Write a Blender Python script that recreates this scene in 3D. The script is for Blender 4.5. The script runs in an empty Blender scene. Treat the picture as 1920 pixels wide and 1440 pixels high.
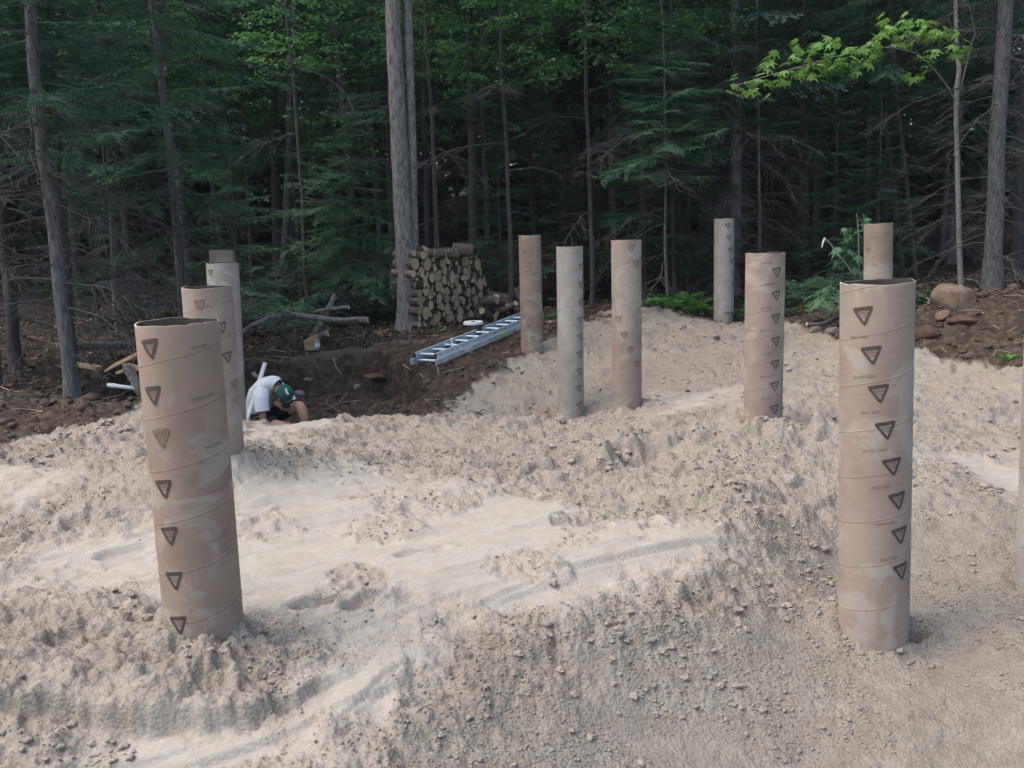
import bpy, math, random
import numpy as np
from mathutils import Vector, Matrix, Euler
R = math.radians
random.seed(7); RNG = np.random.default_rng(11)
scn = bpy.context.scene
COL = scn.collection

# ------------------------------------------------------------------ camera
F = 1720.0; PITCH = R(10.0); ROLL = R(2.1); CAM = np.array((0.0, 0.0, 1.7))
FW = np.array((0, math.cos(PITCH), -math.sin(PITCH)))
U0 = np.array((0, math.sin(PITCH), math.cos(PITCH))); R0 = np.array((1.0, 0, 0))
RI = math.cos(ROLL)*R0 - math.sin(ROLL)*U0
UP = math.sin(ROLL)*R0 + math.cos(ROLL)*U0
cam = bpy.data.cameras.new('camera'); cam.sensor_width = 36; cam.lens = 36*F/1920
cam.clip_start = 0.05; cam.clip_end = 2000
co = bpy.data.objects.new('camera', cam); COL.objects.link(co)
M = Matrix.Identity(4)
for i in range(3):
    M[i][0] = RI[i]; M[i][1] = UP[i]; M[i][2] = -FW[i]; M[i][3] = CAM[i]
co.matrix_world = M; scn.camera = co

# ------------------------------------------------------------------ sky, sun, exposure
SUN_EL, SUN_AZ = R(60), R(262)
w = bpy.data.worlds.new('World'); scn.world = w; w.use_nodes = True
nt = w.node_tree; bg = nt.nodes['Background']
sky = nt.nodes.new('ShaderNodeTexSky'); sky.sky_type = 'NISHITA'; sky.sun_disc = False
sky.sun_elevation = SUN_EL; sky.sun_rotation = SUN_AZ
sky.air_density = 1.0; sky.dust_density = 4.5; sky.ozone_density = 1.0
nt.links.new(sky.outputs[0], bg.inputs[0]); bg.inputs[1].default_value = 0.15
sl = bpy.data.lights.new('sun', 'SUN'); sl.energy = 0.9; sl.angle = R(70); sl.color = (1, .97, .93)
so = bpy.data.objects.new('sun', sl); COL.objects.link(so)
d = Vector((math.sin(SUN_AZ)*math.cos(SUN_EL), math.cos(SUN_AZ)*math.cos(SUN_EL), math.sin(SUN_EL)))
so.rotation_euler = d.to_track_quat('Z', 'Y').to_euler(); so.location = (0, -5, 20)
vs = scn.view_settings; vs.view_transform = 'Standard'; vs.look = 'None'; vs.gamma = 1; vs.exposure = 1.24
vs.use_curve_mapping = False

# ------------------------------------------------------------------ helpers
def ray(px, py): return FW + (px-960)/F*RI - (py-720)/F*UP
def at(px, py, Y):
    r = ray(px, py); return CAM + r*(Y/r[1])
def atz(px, py, z):
    r = ray(px, py); return CAM + r*((z-CAM[2])/r[2])
def atd(px, py, depth): return CAM + ray(px, py)*depth

def tag(o, label=None, cat=None, group=None, kind=None):
    if label: o['label'] = label
    if cat: o['category'] = cat
    if group: o['group'] = group
    if kind: o['kind'] = kind
    return o
def empty(name, loc, rz=0.0):
    o = bpy.data.objects.new(name, None); COL.objects.link(o); o.location = tuple(float(v) for v in loc)
    o.rotation_euler = (0, 0, rz); o.empty_display_size = .1
    return o
class MB:
    def __init__(s): s.v = []; s.f = []; s.m = []
    def add(s, vs, fs, mi=0):
        b = len(s.v); s.v += [tuple(float(c) for c in p) for p in vs]
        s.f += [tuple(i+b for i in f) for f in fs]; s.m += [mi]*len(fs)
    def box(s, c, sz, rot=None, mi=0):
        x, y, z = (q/2 for q in sz)
        P = [Vector((a*x, b*y, g*z)) for g in (-1, 1) for b in (-1, 1) for a in (-1, 1)]
        if rot is not None: P = [rot @ p for p in P]
        c = Vector([float(q) for q in c])
        s.add([p+c for p in P], [(0, 2, 3, 1), (4, 5, 7, 6), (0, 1, 5, 4), (2, 6, 7, 3), (0, 4, 6, 2), (1, 3, 7, 5)], mi)
    def tube(s, pts, rad, n=8, caps=True, mi=0, capmi=None, wob=0.0):
        pts = [Vector([float(q) for q in p]) for p in pts]; rings = []
        up = None
        for i, p in enumerate(pts):
            t = (pts[min(i+1, len(pts)-1)]-pts[max(i-1, 0)]).normalized()
            if up is None:
                a = Vector((0, 0, 1)) if abs(t.z) < .9 else Vector((1, 0, 0))
                up = (a - t*a.dot(t)).normalized()
            else: up = (up - t*up.dot(t)).normalized()
            b = t.cross(up); r = rad[i] if hasattr(rad, '__len__') else rad
            ring = []
            for k in range(n):
                an = 2*math.pi*k/n; rr = r*(1+wob*random.uniform(-1, 1))
                ring.append(p + (up*math.cos(an) + b*math.sin(an))*rr)
            rings.append(ring)
        V = [q for ring in rings for q in ring]; Fs = []
        for i in range(len(pts)-1):
            for k in range(n):
                k2 = (k+1) % n; Fs.append((i*n+k, i*n+k2, (i+1)*n+k2, (i+1)*n+k))
        s.add(V, Fs, mi)
        if caps:
            cm = mi if capmi is None else capmi
            s.add(rings[0], [tuple(reversed(range(n)))], cm); s.add(rings[-1], [tuple(range(n))], cm)
    def mesh(s, name, mats, smooth=True):
        me = bpy.data.meshes.new(name); me.from_pydata(s.v, [], s.f)
        for m in (mats if isinstance(mats, (list, tuple)) else [mats]): me.materials.append(m)
        if isinstance(mats, (list, tuple)) and len(mats) > 1: me.polygons.foreach_set('material_index', s.m)
        if smooth: me.polygons.foreach_set('use_smooth', [True]*len(me.polygons))
        me.update(); return me
    def build(s, name, mats, parent=None, smooth=True):
        return link(name, s.mesh(name, mats, smooth), parent)
def link(name, me, parent=None, loc=None, rot=None, sc=None):
    o = bpy.data.objects.new(name, me); COL.objects.link(o)
    if parent is not None: o.parent = parent
    if loc is not None: o.location = tuple(float(q) for q in loc)
    if rot is not None: o.rotation_euler = rot
    if sc is not None: o.scale = sc if hasattr(sc, '__len__') else (sc, sc, sc)
    return o
def tri_mesh(name, V, T, mat, smooth=False):
    me = bpy.data.meshes.new(name); n = len(V); k = T.shape[1]; m = len(T)
    me.vertices.add(n); me.vertices.foreach_set('co', np.ascontiguousarray(V, dtype=np.float32).ravel())
    me.loops.add(m*k); me.loops.foreach_set('vertex_index', np.ascontiguousarray(T, dtype=np.int32).ravel())
    me.polygons.add(m); me.polygons.foreach_set('loop_start', np.arange(0, m*k, k, dtype=np.int32))
    me.polygons.foreach_set('use_smooth', np.full(m, smooth))
    me.update(calc_edges=True); me.validate()
    if mat: me.materials.append(mat)
    return me

# ------------------------------------------------------------------ numpy noise
def _h(ix, iy, s):
    n = (ix.astype(np.int64)*374761393 + iy.astype(np.int64)*668265263 + s*1274126177) & 0xffffffff
    n = ((n ^ (n >> 13))*1274126177) & 0xffffffff
    return ((n ^ (n >> 16)) & 0xffffff)/float(0xffffff)
def vnoise(x, y, s=0):
    ix = np.floor(x); iy = np.floor(y); fx = x-ix; fy = y-iy
    fx = fx*fx*fx*(fx*(fx*6-15)+10); fy = fy*fy*fy*(fy*(fy*6-15)+10)
    g = 0
    a, b = _h(ix, iy, s), _h(ix+1, iy, s); c, e = _h(ix, iy+1, s), _h(ix+1, iy+1, s)
    return ((a*(1-fx)+b*fx)*(1-fy) + (c*(1-fx)+e*fx)*fy)*2-1
def fbm(x, y, o=4, s=0, g=.5):
    t = 0; a = 1; n = 0
    for i in range(o):
        t = t + a*vnoise(x*2**i+i*17.3, y*2**i-i*9.1, s+i); n += a; a *= g
    return t/n
def worley(x, y, s=0):
    ix = np.floor(x); iy = np.floor(y); best = np.full(np.shape(x), 9.0)
    for dx in (-1, 0, 1):
        for dy in (-1, 0, 1):
            cx = ix+dx; cy = iy+dy
            px = cx+_h(cx, cy, s); py = cy+_h(cx, cy, s+5)
            best = np.minimum(best, (px-x)**2+(py-y)**2)
    return np.sqrt(best)
def cells(x, y, s=0):
    ix = np.floor(x); iy = np.floor(y); best = np.full(np.shape(x), 9.0); idv = np.zeros(np.shape(x)); sl = np.zeros(np.shape(x))
    for dx in (-1, 0, 1):
        for dy in (-1, 0, 1):
            cx = ix+dx; cy = iy+dy; px = cx+_h(cx, cy, s); py = cy+_h(cx, cy, s+5); dd = (px-x)**2+(py-y)**2; k = dd < best
            best = np.where(k, dd, best); idv = np.where(k, _h(cx, cy, s+11), idv)
            sl = np.where(k, (x-px)*(_h(cx, cy, s+12)-.5)+(y-py)*(_h(cx, cy, s+13)-.5), sl)
    return idv, sl
def sst(a, b, x):
    t = np.clip((x-a)/(b-a), 0, 1); return t*t*(3-2*t)

# ------------------------------------------------------------------ materials
def newmat(name):
    m = bpy.data.materials.new(name); m.use_nodes = True; t = m.node_tree
    return m, t, t.nodes['Principled BSDF']
def nod(t, ty, **kw):
    n = t.nodes.new(ty)
    for k, v in kw.items():
        if k.startswith('_'): setattr(n, k[1:], v)
        else: n.inputs[k.replace('__', ' ')].default_value = v
    return n
def ramp(t, fac, stops):
    r = t.nodes.new('ShaderNodeValToRGB'); e = r.color_ramp.elements
    e[0].position = stops[0][0]; e[0].color = (*stops[0][1], 1)
    e[1].position = stops[-1][0]; e[1].color = (*stops[-1][1], 1)
    for p, c in stops[1:-1]:
        q = e.new(p); q.color = (*c, 1)
    t.links.new(fac, r.inputs[0]); return r.outputs[0]
def simple(name, c1, c2=None, rough=.8, scale=6, bump=0.0, bscale=30, stretch=None, metal=0, trans=0, vary=0.0, detail=6):
    m, t, b = newmat(name)
    c2 = c2 or tuple(q*.7 for q in c1)
    tc = nod(t, 'ShaderNodeTexCoord'); src = tc.outputs['Object']
    if stretch:
        mp = nod(t, 'ShaderNodeMapping'); mp.inputs['Scale'].default_value = stretch
        t.links.new(src, mp.inputs[0]); src = mp.outputs[0]
    n = nod(t, 'ShaderNodeTexNoise', Scale=scale, Detail=detail, Roughness=.65); t.links.new(src, n.inputs['Vector'])
    c = ramp(t, n.outputs['Fac'], [(.32, c2), (.68, c1)])
    if vary:
        oi = nod(t, 'ShaderNodeObjectInfo'); hs = nod(t, 'ShaderNodeHueSaturation')
        ma = nod(t, 'ShaderNodeMapRange'); ma.inputs['To Min'].default_value = 1-vary; ma.inputs['To Max'].default_value = 1+vary
        t.links.new(oi.outputs['Random'], ma.inputs['Value']); t.links.new(ma.outputs[0], hs.inputs['Value'])
        t.links.new(c, hs.inputs['Color']); c = hs.outputs[0]
    t.links.new(c, b.inputs['Base Color'])
    b.inputs['Roughness'].default_value = rough; b.inputs['Metallic'].default_value = metal
    b.inputs['Specular IOR Level'].default_value = .3
    if bump:
        n2 = nod(t, 'ShaderNodeTexNoise', Scale=bscale, Detail=5, Roughness=.7); t.links.new(src, n2.inputs['Vector'])
        bp = nod(t, 'ShaderNodeBump', Strength=bump, Distance=.02); t.links.new(n2.outputs['Fac'], bp.inputs['Height'])
        t.links.new(bp.outputs[0], b.inputs['Normal'])
    if trans:
        tr = nod(t, 'ShaderNodeBsdfTranslucent'); t.links.new(c, tr.inputs[0])
        mx = nod(t, 'ShaderNodeMixShader'); mx.inputs[0].default_value = trans
        out = t.nodes['Material Output']
        t.links.new(b.outputs[0], mx.inputs[1]); t.links.new(tr.outputs[0], mx.inputs[2]); t.links.new(mx.outputs[0], out.inputs[0])
    return m

def ground_material():
    m, t, b = newmat('ground'); L = t.links.new
    at_ = nod(t, 'ShaderNodeAttribute', _attribute_name='mask'); sep = nod(t, 'ShaderNodeSeparateColor'); L(at_.outputs['Color'], sep.inputs[0])
    tc = nod(t, 'ShaderNodeTexCoord'); src = tc.outputs['Object']
    def nz(sc, det=6, ro=.6):
        n = nod(t, 'ShaderNodeTexNoise', Scale=sc, Detail=det, Roughness=ro); L(src, n.inputs['Vector']); return n.outputs['Fac']
    def mix(f, a, c, ty='MIX'):
        x = nod(t, 'ShaderNodeMix', _data_type='RGBA', _blend_type=ty)
        if hasattr(f, 'default_value'): L(f, x.inputs[0])
        else: x.inputs[0].default_value = f
        L(a, x.inputs[6]); L(c, x.inputs[7]); return x.outputs[2]
    n1 = nz(1.6, 5); n2 = nz(38, 6, .7); n3 = nz(9, 8, .7); n4 = nz(230, 3)
    loose = ramp(t, n3, [(.3, (.207, .181, .148)), (.5, (.264, .236, .195)), (.72, (.317, .288, .245))])
    loose2 = ramp(t, n1, [(.35, (.231, .199, .161)), (.65, (.288, .264, .225))])
    loose = mix(.5, loose, loose2)
    packed = ramp(t, n3, [(.3, (.286, .262, .224)), (.7, (.345, .326, .286))])
    sand = mix(sep.outputs[0], loose, packed)
    dampf = nod(t, 'ShaderNodeMath', _operation='MULTIPLY'); L(at_.outputs['Alpha'], dampf.inputs[0]); dampf.inputs[1].default_value = 1.0
    damp = ramp(t, n3, [(.3, (.176, .155, .128)), (.72, (.268, .246, .209))]); sand = mix(dampf.outputs[0], sand, damp)
    dirt = ramp(t, n3, [(.3, (.022, .0165, .0133)), (.5, (.056, .042, .033)), (.72, (.14, .108, .085))])
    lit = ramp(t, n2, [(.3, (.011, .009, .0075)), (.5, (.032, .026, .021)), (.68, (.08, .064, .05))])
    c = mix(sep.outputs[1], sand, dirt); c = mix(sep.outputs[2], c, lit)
    gr = ramp(t, n4, [(.3, (.78, .78, .78)), (.7, (1.12, 1.12, 1.12))])
    c = mix(1.0, c, gr, 'MULTIPLY')
    L(c, b.inputs['Base Color']); b.inputs['Roughness'].default_value = .95; b.inputs['Specular IOR Level'].default_value = .15
    rough = nod(t, 'ShaderNodeMath', _operation='MULTIPLY_ADD'); L(sep.outputs[0], rough.inputs[0])
    rough.inputs[1].default_value = -.75; rough.inputs[2].default_value = 1.0
    n5 = nz(75, 6, .75)
    vo = nod(t, 'ShaderNodeTexVoronoi', Scale=62.0); L(src, vo.inputs['Vector'])
    b0 = nod(t, 'ShaderNodeBump', Distance=-.008); L(vo.outputs['Distance'], b0.inputs['Height']); L(rough.outputs[0], b0.inputs['Strength'])
    b1 = nod(t, 'ShaderNodeBump', Distance=.006); L(b0.outputs[0], b1.inputs['Normal']); L(n5, b1.inputs['Height']); L(rough.outputs[0], b1.inputs['Strength'])
    b2 = nod(t, 'ShaderNodeBump', Strength=.5, Distance=.006); L(n4, b2.inputs['Height']); L(b1.outputs[0], b2.inputs['Normal'])
    L(b2.outputs[0], b.inputs['Normal'])
    return m

def cardboard(name, ca, cb, dust, pitch=.215):
    m, t, b = newmat(name); L = t.links.new
    tc = nod(t, 'ShaderNodeTexCoord'); sp = nod(t, 'ShaderNodeSeparateXYZ'); L(tc.outputs['Object'], sp.inputs[0])
    oi = nod(t, 'ShaderNodeObjectInfo'); off = nod(t, 'ShaderNodeVectorMath', _operation='ADD')
    cmb = nod(t, 'ShaderNodeCombineXYZ'); ml = nod(t, 'ShaderNodeMath', _operation='MULTIPLY'); ml.inputs[1].default_value = 40
    L(oi.outputs['Random'], ml.inputs[0]); L(ml.outputs[0], cmb.inputs[0]); L(ml.outputs[0], cmb.inputs[2])
    L(tc.outputs['Object'], off.inputs[0]); L(cmb.outputs[0], off.inputs[1]); src = off.outputs[0]
    an = nod(t, 'ShaderNodeMath', _operation='ARCTAN2'); L(sp.outputs[1], an.inputs[0]); L(sp.outputs[0], an.inputs[1])
    def mth(op, a, bb):
        n = nod(t, 'ShaderNodeMath', _operation=op)
        for i, q in enumerate((a, bb)):
            if hasattr(q, 'default_value'): L(q, n.inputs[i])
            else: n.inputs[i].default_value = q
        return n.outputs[0]
    u = mth('DIVIDE', an.outputs[0], 2*math.pi); v = mth('DIVIDE', sp.outputs[2], pitch)
    s = mth('FRACT', mth('SUBTRACT', v, u), 0)
    n1 = nod(t, 'ShaderNodeTexNoise', Scale=4.5, Detail=6, Roughness=.6); L(src, n1.inputs['Vector'])
    mp = nod(t, 'ShaderNodeMapping'); mp.inputs['Scale'].default_value = (1, 1, 14); L(src, mp.inputs[0])
    n2 = nod(t, 'ShaderNodeTexNoise', Scale=7, Detail=5, Roughness=.7); L(mp.outputs[0], n2.inputs['Vector'])
    n3 = nod(t, 'ShaderNodeTexNoise', Scale=60, Detail=4); L(src, n3.inputs['Vector'])
    c0 = ramp(t, n1.outputs['Fac'], [(.35, cb), (.62, ca)])
    streak = ramp(t, n2.outputs['Fac'], [(.3, (.93, .925, .92)), (.7, (1.04, 1.035, 1.03))])
    x = nod(t, 'ShaderNodeMix', _data_type='RGBA', _blend_type='MULTIPLY'); x.inputs[0].default_value = 1; L(c0, x.inputs[6]); L(streak, x.inputs[7])
    # sandy smears with hard-ish edges
    n4 = nod(t, 'ShaderNodeTexNoise', Scale=3.1, Detail=7, Roughness=.62, Distortion=.6); L(src, n4.inputs['Vector'])
    dm = ramp(t, n4.outputs['Fac'], [(.51, (0, 0, 0)), (.575, (.72, .72, .72))])
    dr = nod(t, 'ShaderNodeRGB'); dr.outputs[0].default_value = (*dust, 1)
    y = nod(t, 'ShaderNodeMix', _data_type='RGBA'); L(dm, y.inputs[0]); L(x.outputs[2], y.inputs[6]); L(dr.outputs[0], y.inputs[7])
    seam = ramp(t, s, [(0, (1.30, 1.28, 1.25)), (.03, (1, 1, 1)), (.955, (1, 1, 1)), (1, (.62, .60, .58))])
    z = nod(t, 'ShaderNodeMix', _data_type='RGBA', _blend_type='MULTIPLY'); z.inputs[0].default_value = 1; L(y.outputs[2], z.inputs[6]); L(seam, z.inputs[7])
    L(z.outputs[2], b.inputs['Base Color']); b.inputs['Roughness'].default_value = .72; b.inputs['Specular IOR Level'].default_value = .3
    st = ramp(t, s, [(0, (1, 1, 1)), (.9, (.4, .4, .4)), (1, (0, 0, 0))])
    b1 = nod(t, 'ShaderNodeBump', Strength=.5, Distance=.002); L(st, b1.inputs['Height'])
    b2 = nod(t, 'ShaderNodeBump', Strength=.12, Distance=.01); L(n2.outputs['Fac'], b2.inputs['Height']); L(b1.outputs[0], b2.inputs['Normal'])
    L(b2.outputs[0], b.inputs['Normal'])
    return m

MT = {}
MT['ground'] = ground_material()
MT['card'] = cardboard('cardboard_brown', (0.265, 0.206, 0.163), (0.210, 0.158, 0.122), (0.307, 0.280, 0.236))
MT['card_pink'] = cardboard('cardboard_pinkish', (0.265, 0.220, 0.185), (0.223, 0.177, 0.147), (0.303, 0.277, 0.236))
MT['card_grey'] = cardboard('cardboard_greyish', (0.300, 0.287, 0.260), (0.251, 0.234, 0.208), (0.339, 0.331, 0.300))
MT['card_in'] = simple('cardboard_inside', (.36, .32, .27), (.26, .225, .185), .85, 8)
MT['card_rim'] = simple('cardboard_cut_rim', (.40, .35, .29), (.30, .255, .205), .9, 40, .3, 80)
MT['ink'] = simple('faded_brown_ink', (.085, .062, .05), (.05, .037, .031), .8, 45)
MT['ink_faint'] = simple('faint_brown_ink', (.19, .137, .105), (.13, .094, .073), .8, 45)
MT['ink_grey'] = simple('grey_ink', (.09, .083, .077), (.05, .046, .043), .8, 45)
MT['clod'] = simple('damp_sand_clod', (.305, .273, .228), (.235, .207, .171), .95, 12, .6, 90)
MT['bark_lichen'] = simple('grey_lichen_bark', (.175, .178, .178), (.05, .047, .046), .95, 9, 1.0, 14, (3, 3, .8))
MT['bark_pale'] = simple('pale_lichen_bark', (.26, .255, .245), (.075, .07, .066), .95, 7, 1.0, 16, (3, 3, 1.0))
MT['bark_dark'] = simple('dark_conifer_bark', (.085, .08, .078), (.03, .028, .028), .95, 9, 1.0, 14, (3, 3, .8))
MT['bark_birch'] = simple('pale_sapling_bark', (.30, .30, .28), (.13, .125, .115), .9, 12, .5, 20, (2, 2, 3))
MT['twig'] = simple('dead_grey_twig', (.10, .10, .10), (.035, .034, .035), .95, 12)
MT['needle'] = simple('conifer_needles', (.062, .15, .082), (.028, .075, .045), .7, 1.5, trans=.25, vary=.25)
MT['needle_blue'] = simple('bluish_conifer_needles', (.068, .115, .092), (.034, .064, .056), .7, 1.5, trans=.25, vary=.2)
MT['needle_bright'] = simple('young_fir_needles', (.10, .225, .115), (.052, .125, .07), .65, 2, trans=.3, vary=.15)
MT['leaf'] = simple('forest_leaves', (.11, .25, .10), (.045, .13, .062), .6, .9, trans=.4, vary=.25)
MT['leaf_edge'] = simple('forest_edge_leaves', (.135, .30, .10), (.07, .19, .075), .6, .9, trans=.4, vary=.25)
MT['leaf_lime'] = simple('lime_maple_leaves', (.18, .34, .075), (.11, .24, .06), .55, 3, trans=.45, vary=.18)
MT['leaf_teal'] = simple('cool_green_maple_leaves', (.09, .20, .10), (.05, .125, .065), .55, 3, trans=.35, vary=.18)
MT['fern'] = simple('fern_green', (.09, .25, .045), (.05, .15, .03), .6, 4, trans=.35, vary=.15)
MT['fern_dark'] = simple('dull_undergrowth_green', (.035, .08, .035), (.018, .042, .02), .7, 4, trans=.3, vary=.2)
MT['litter'] = simple('dry_leaf_litter', (.15, .115, .088), (.045, .034, .026), .9, 1.7, detail=10)
MT['woodend'] = simple('cut_log_end', (.50, .40, .25), (.32, .24, .15), .85, 5, .3, 40, vary=.35)
MT['logbark'] = simple('firewood_bark', (.17, .145, .125), (.06, .05, .043), .95, 7, .8, 18, (1, 1, 1), vary=.3)
MT['plank'] = simple('weathered_board', (.36, .26, .16), (.24, .165, .10), .85, 3, .2, 30, (1, 8, 8))
MT['alu'] = simple('ladder_aluminium', (.58, .70, .76), (.44, .55, .62), .42, 5, .05, 60, metal=.45)
MT['black_plastic'] = simple('black_plastic', (.02, .02, .02), (.012, .012, .012), .5, 5)
MT['white_plastic'] = simple('white_plastic', (.66, .68, .68), (.56, .58, .58), .45, 6)
MT['white_sticker'] = simple('white_sticker', (.66, .68, .68), (.5, .52, .52), .5, 30)
MT['yellow_sticker'] = simple('yellow_green_sticker', (.50, .58, .08), (.40, .46, .07), .5, 20)
MT['bucket'] = simple('dark_grey_bucket', (.075, .07, .066), (.05, .046, .043), .6, 6)
MT['stone'] = simple('tan_boulder', (.25, .19, .14), (.12, .082, .056), .95, 3.5, .9, 18)
MT['stone_grey'] = simple('grey_stone', (.27, .24, .21), (.13, .115, .10), .9, 6, .5, 25)
MT['stone_red'] = simple('red_brown_stone', (.15, .095, .063), (.065, .039, .026), .95, 4, .9, 18)
MT['skin'] = simple('skin', (.46, .27, .19), (.38, .21, .145), .5, 9)
MT['shirt'] = simple('white_cotton', (.72, .74, .75), (.62, .65, .67), .85, 6, .8, 9)
MT['shorts'] = simple('dark_navy_cloth', (.018, .02, .03), (.01, .011, .016), .85, 8)
MT['cap'] = simple('green_cap_cloth', (.018, .115, .085), (.012, .08, .06), .8, 30, .2, 200)
MT['cap_dark'] = simple('dark_cap_visor', (.014, .05, .042), (.01, .036, .03), .8, 20)
MT['shoe'] = simple('work_boot', (.06, .045, .035), (.03, .024, .02), .8, 10)
MT['hair'] = simple('brown_hair', (.05, .032, .022), (.025, .017, .012), .7, 30)
MT['water'] = simple('bluish_bottle', (.30, .52, .62), (.22, .42, .54), .2, 8, trans=.5)
MT['root'] = simple('pale_root', (.33, .26, .19), (.18, .135, .095), .9, 10)
MT['soilclod'] = simple('brown_soil_clod', (.10, .075, .057), (.042, .031, .024), .95, 8, .6, 60)

# ------------------------------------------------------------------ tubes: measured in the photograph
OD = 0.32
# name key: top centre px, base centre px, width px at the top
TB = {
 'A': ((333, 603), (385, 1190), 150), 'B': ((388, 538), (412, 850), 92), 'C': ((417, 493), (433, 802), 59),
 'D': ((416, 469), (428, 800), 46), 'E': ((993, 441), (998, 662), 42), 'F': ((1068, 462), (1071, 790), 50),
 'G': ((1174, 450), (1176, 773), 56), 'H': ((1358, 410), (1357, 606), 38), 'I': ((1435, 474), (1430, 800), 73),
 'J': ((1645, 528), (1637, 1170), 133), 'K': ((1647, 419), (1645, 700), 51), 'L': ((1990, 590), (1966, 1130), 120)}
TW = {}
for k, (tp, bp, wd) in TB.items():
    top = atd(tp[0], tp[1], F*OD/wd); bot = at(bp[0], bp[1], top[1]); TW[k] = (top, bot)

# ------------------------------------------------------------------ terrain: heights from what stands on it
ctl = []
for k in 'ABCEFGHIJL': ctl.append(TW[k][1])
for px, py, z in [(0, 1440, -.07), (300, 1440, -.08), (560, 1420, -.07), (0, 1290, .0), (300, 1290, 0), (560, 1300, -.03),
    (600, 1150, -.03), (700, 1000, .0), (1000, 1000, .0), (520, 930, .02), (850, 900, .02), (1200, 950, .03), (1400, 1000, .01),
    (1300, 1050, 0), (1000, 1130, -.01), (100, 1000, .0), (0, 1100, .0), (0, 930, .04), (150, 880, .08), (150, 1200, .0),
    (1430, 950, .07), (1385, 1065, .05), (1050, 1155, .01), (720, 1240, -.03), (650, 1430, -.09),
    (1150, 1250, -.165), (900, 1440, -.22), (1200, 1440, -.34), (1500, 1440, -.45), (1400, 1200, -.31), (1540, 1100, -.31),
    (1730, 1240, -.40), (1850, 1300, -.33), (1900, 1440, -.46), (1880, 1160, -.22), (1540, 950, -.06), (1800, 1000, -.22),
    (1730, 860, -.08), (1850, 880, -.17), (1900, 1040, -.24), (1780, 1120, -.3)]:
    ctl.append(atz(px, py, z))
for px, py, Y in [(520, 808, 8.6), (600, 792, 8.7), (750, 780, 9.0), (860, 788, 9.0), (960, 800, 8.6), (700, 850, 7.0), (1100, 800, 8.4), (1200, 800, 8.0), (1250, 850, 6.9),
    (1100, 870, 6.8), (1150, 690, 12), (1300, 700, 11.5), (1330, 750, 9.3), (1550, 720, 9.6), (1500, 760, 8.4), (1200, 598, 14.4),
    (1100, 610, 14.2), (1480, 596, 13.6), (1400, 640, 13.0), (930, 690, 12.4), (1000, 740, 11.6), (1072, 798, 10.2), (1176, 786, 9.4),
    (1720, 700, 9.9), (1850, 725, 8.8), (1910, 705, 9.0), (1740, 645, 10.7), (1800, 575, 11.6), (1910, 560, 11.6), (1810, 532, 14), (1860, 545, 13.4), (1560, 640, 12.2), (1600, 760, 8.2),
    (135, 745, 9.8), (50, 790, 8.6), (210, 790, 8.2), (290, 748, 8.8), (0, 840, 7.4), (250, 650, 13.6), (120, 660, 12.5), (0, 700, 11.5),
    (620, 648, 13.9), (700, 640, 13.9), (765, 616, 14.9), (560, 640, 14.2), (520, 600, 16), (800, 678, 12.6), (980, 612, 14.8), (880, 620, 14.5), (900, 596, 16.5), (1260, 568, 15.2)]:
    ctl.append(at(px, py, Y))
for x, y, z in [(-2.6, 10.0, -.55), (-1.6, 10.2, -.6), (-3.4, 10.6, -.6), (-.8, 10.6, -.5), (-2.5, 11.5, -.75), (-3.6, 12, -.75), (-1.7, 11.8, -.75), (-12, 4, .1), (-8, 2, 0), (-4, 0, -.05), (4, 0, -.4), (8, 3, -.3), (0, -2, -.2), (-6, -6, 0), (6, -6, -.2), (9, 8, 0), (-10, 9, .1), (12, 14, .4),
    (-12, 15, .2), (-14, 22, .4), (-5, 19, .15), (0, 19, .05), (5, 19, .1), (11, 20, .4), (0, 26, .3), (-15, 30, .6), (15, 30, .6)]:
    ctl.append(np.array((x, y, z), float))
ctl = np.array(ctl); N = len(ctl)
def phi(dx, dy): return np.sqrt(dx*dx+dy*dy+.05)
A_ = np.zeros((N+1, N+1)); A_[:N, :N] = phi(ctl[:, 0][:, None]-ctl[:, 0], ctl[:, 1][:, None]-ctl[:, 1]) - np.eye(N)*.04
A_[:N, N] = 1; A_[N, :N] = 1
WT = np.linalg.solve(A_, np.append(ctl[:, 2], 0))
def base_h(x, y):
    h = np.full(np.shape(x), WT[N])
    for i in range(N): h = h + WT[i]*phi(x-ctl[i, 0], y-ctl[i, 1])
    r = np.hypot(x, y); far = sst(24, 34, r)
    h = h*(1-far) + .6*far
    return h + np.clip(r-26, 0, 60)*.10*sst(0, 20, y)
def gp(px, py, z0=None):
    r = ray(px, py); r = r/np.linalg.norm(r); ts = np.linspace(1.5, 26, 900)
    P = CAM + r[None]*ts[:, None]; below = P[:, 2] < base_h(P[:, 0], P[:, 1])
    i = int(np.argmax(below)) if below.any() else -1
    return P[i][:2]
def poly(pix): return np.array([gp(*p) for p in pix])
def sdf(x, y, P):
    # signed distance to a polygon, positive inside
    ins = np.zeros(np.shape(x), bool); dm = np.full(np.shape(x), 1e9); n = len(P)
    for i in range(n):
        a = P[i]; b = P[(i+1) % n]; e = b-a; l = e@e
        t = np.clip(((x-a[0])*e[0]+(y-a[1])*e[1])/l, 0, 1)
        dm = np.minimum(dm, np.hypot(x-a[0]-t*e[0], y-a[1]-t*e[1]))
        c = ((a[1] > y) != (b[1] > y)) & (x < (b[0]-a[0])*(y-a[1])/((b[1]-a[1]) or 1e-9)+a[0]); ins ^= c
    return np.where(ins, dm, -dm)
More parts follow.
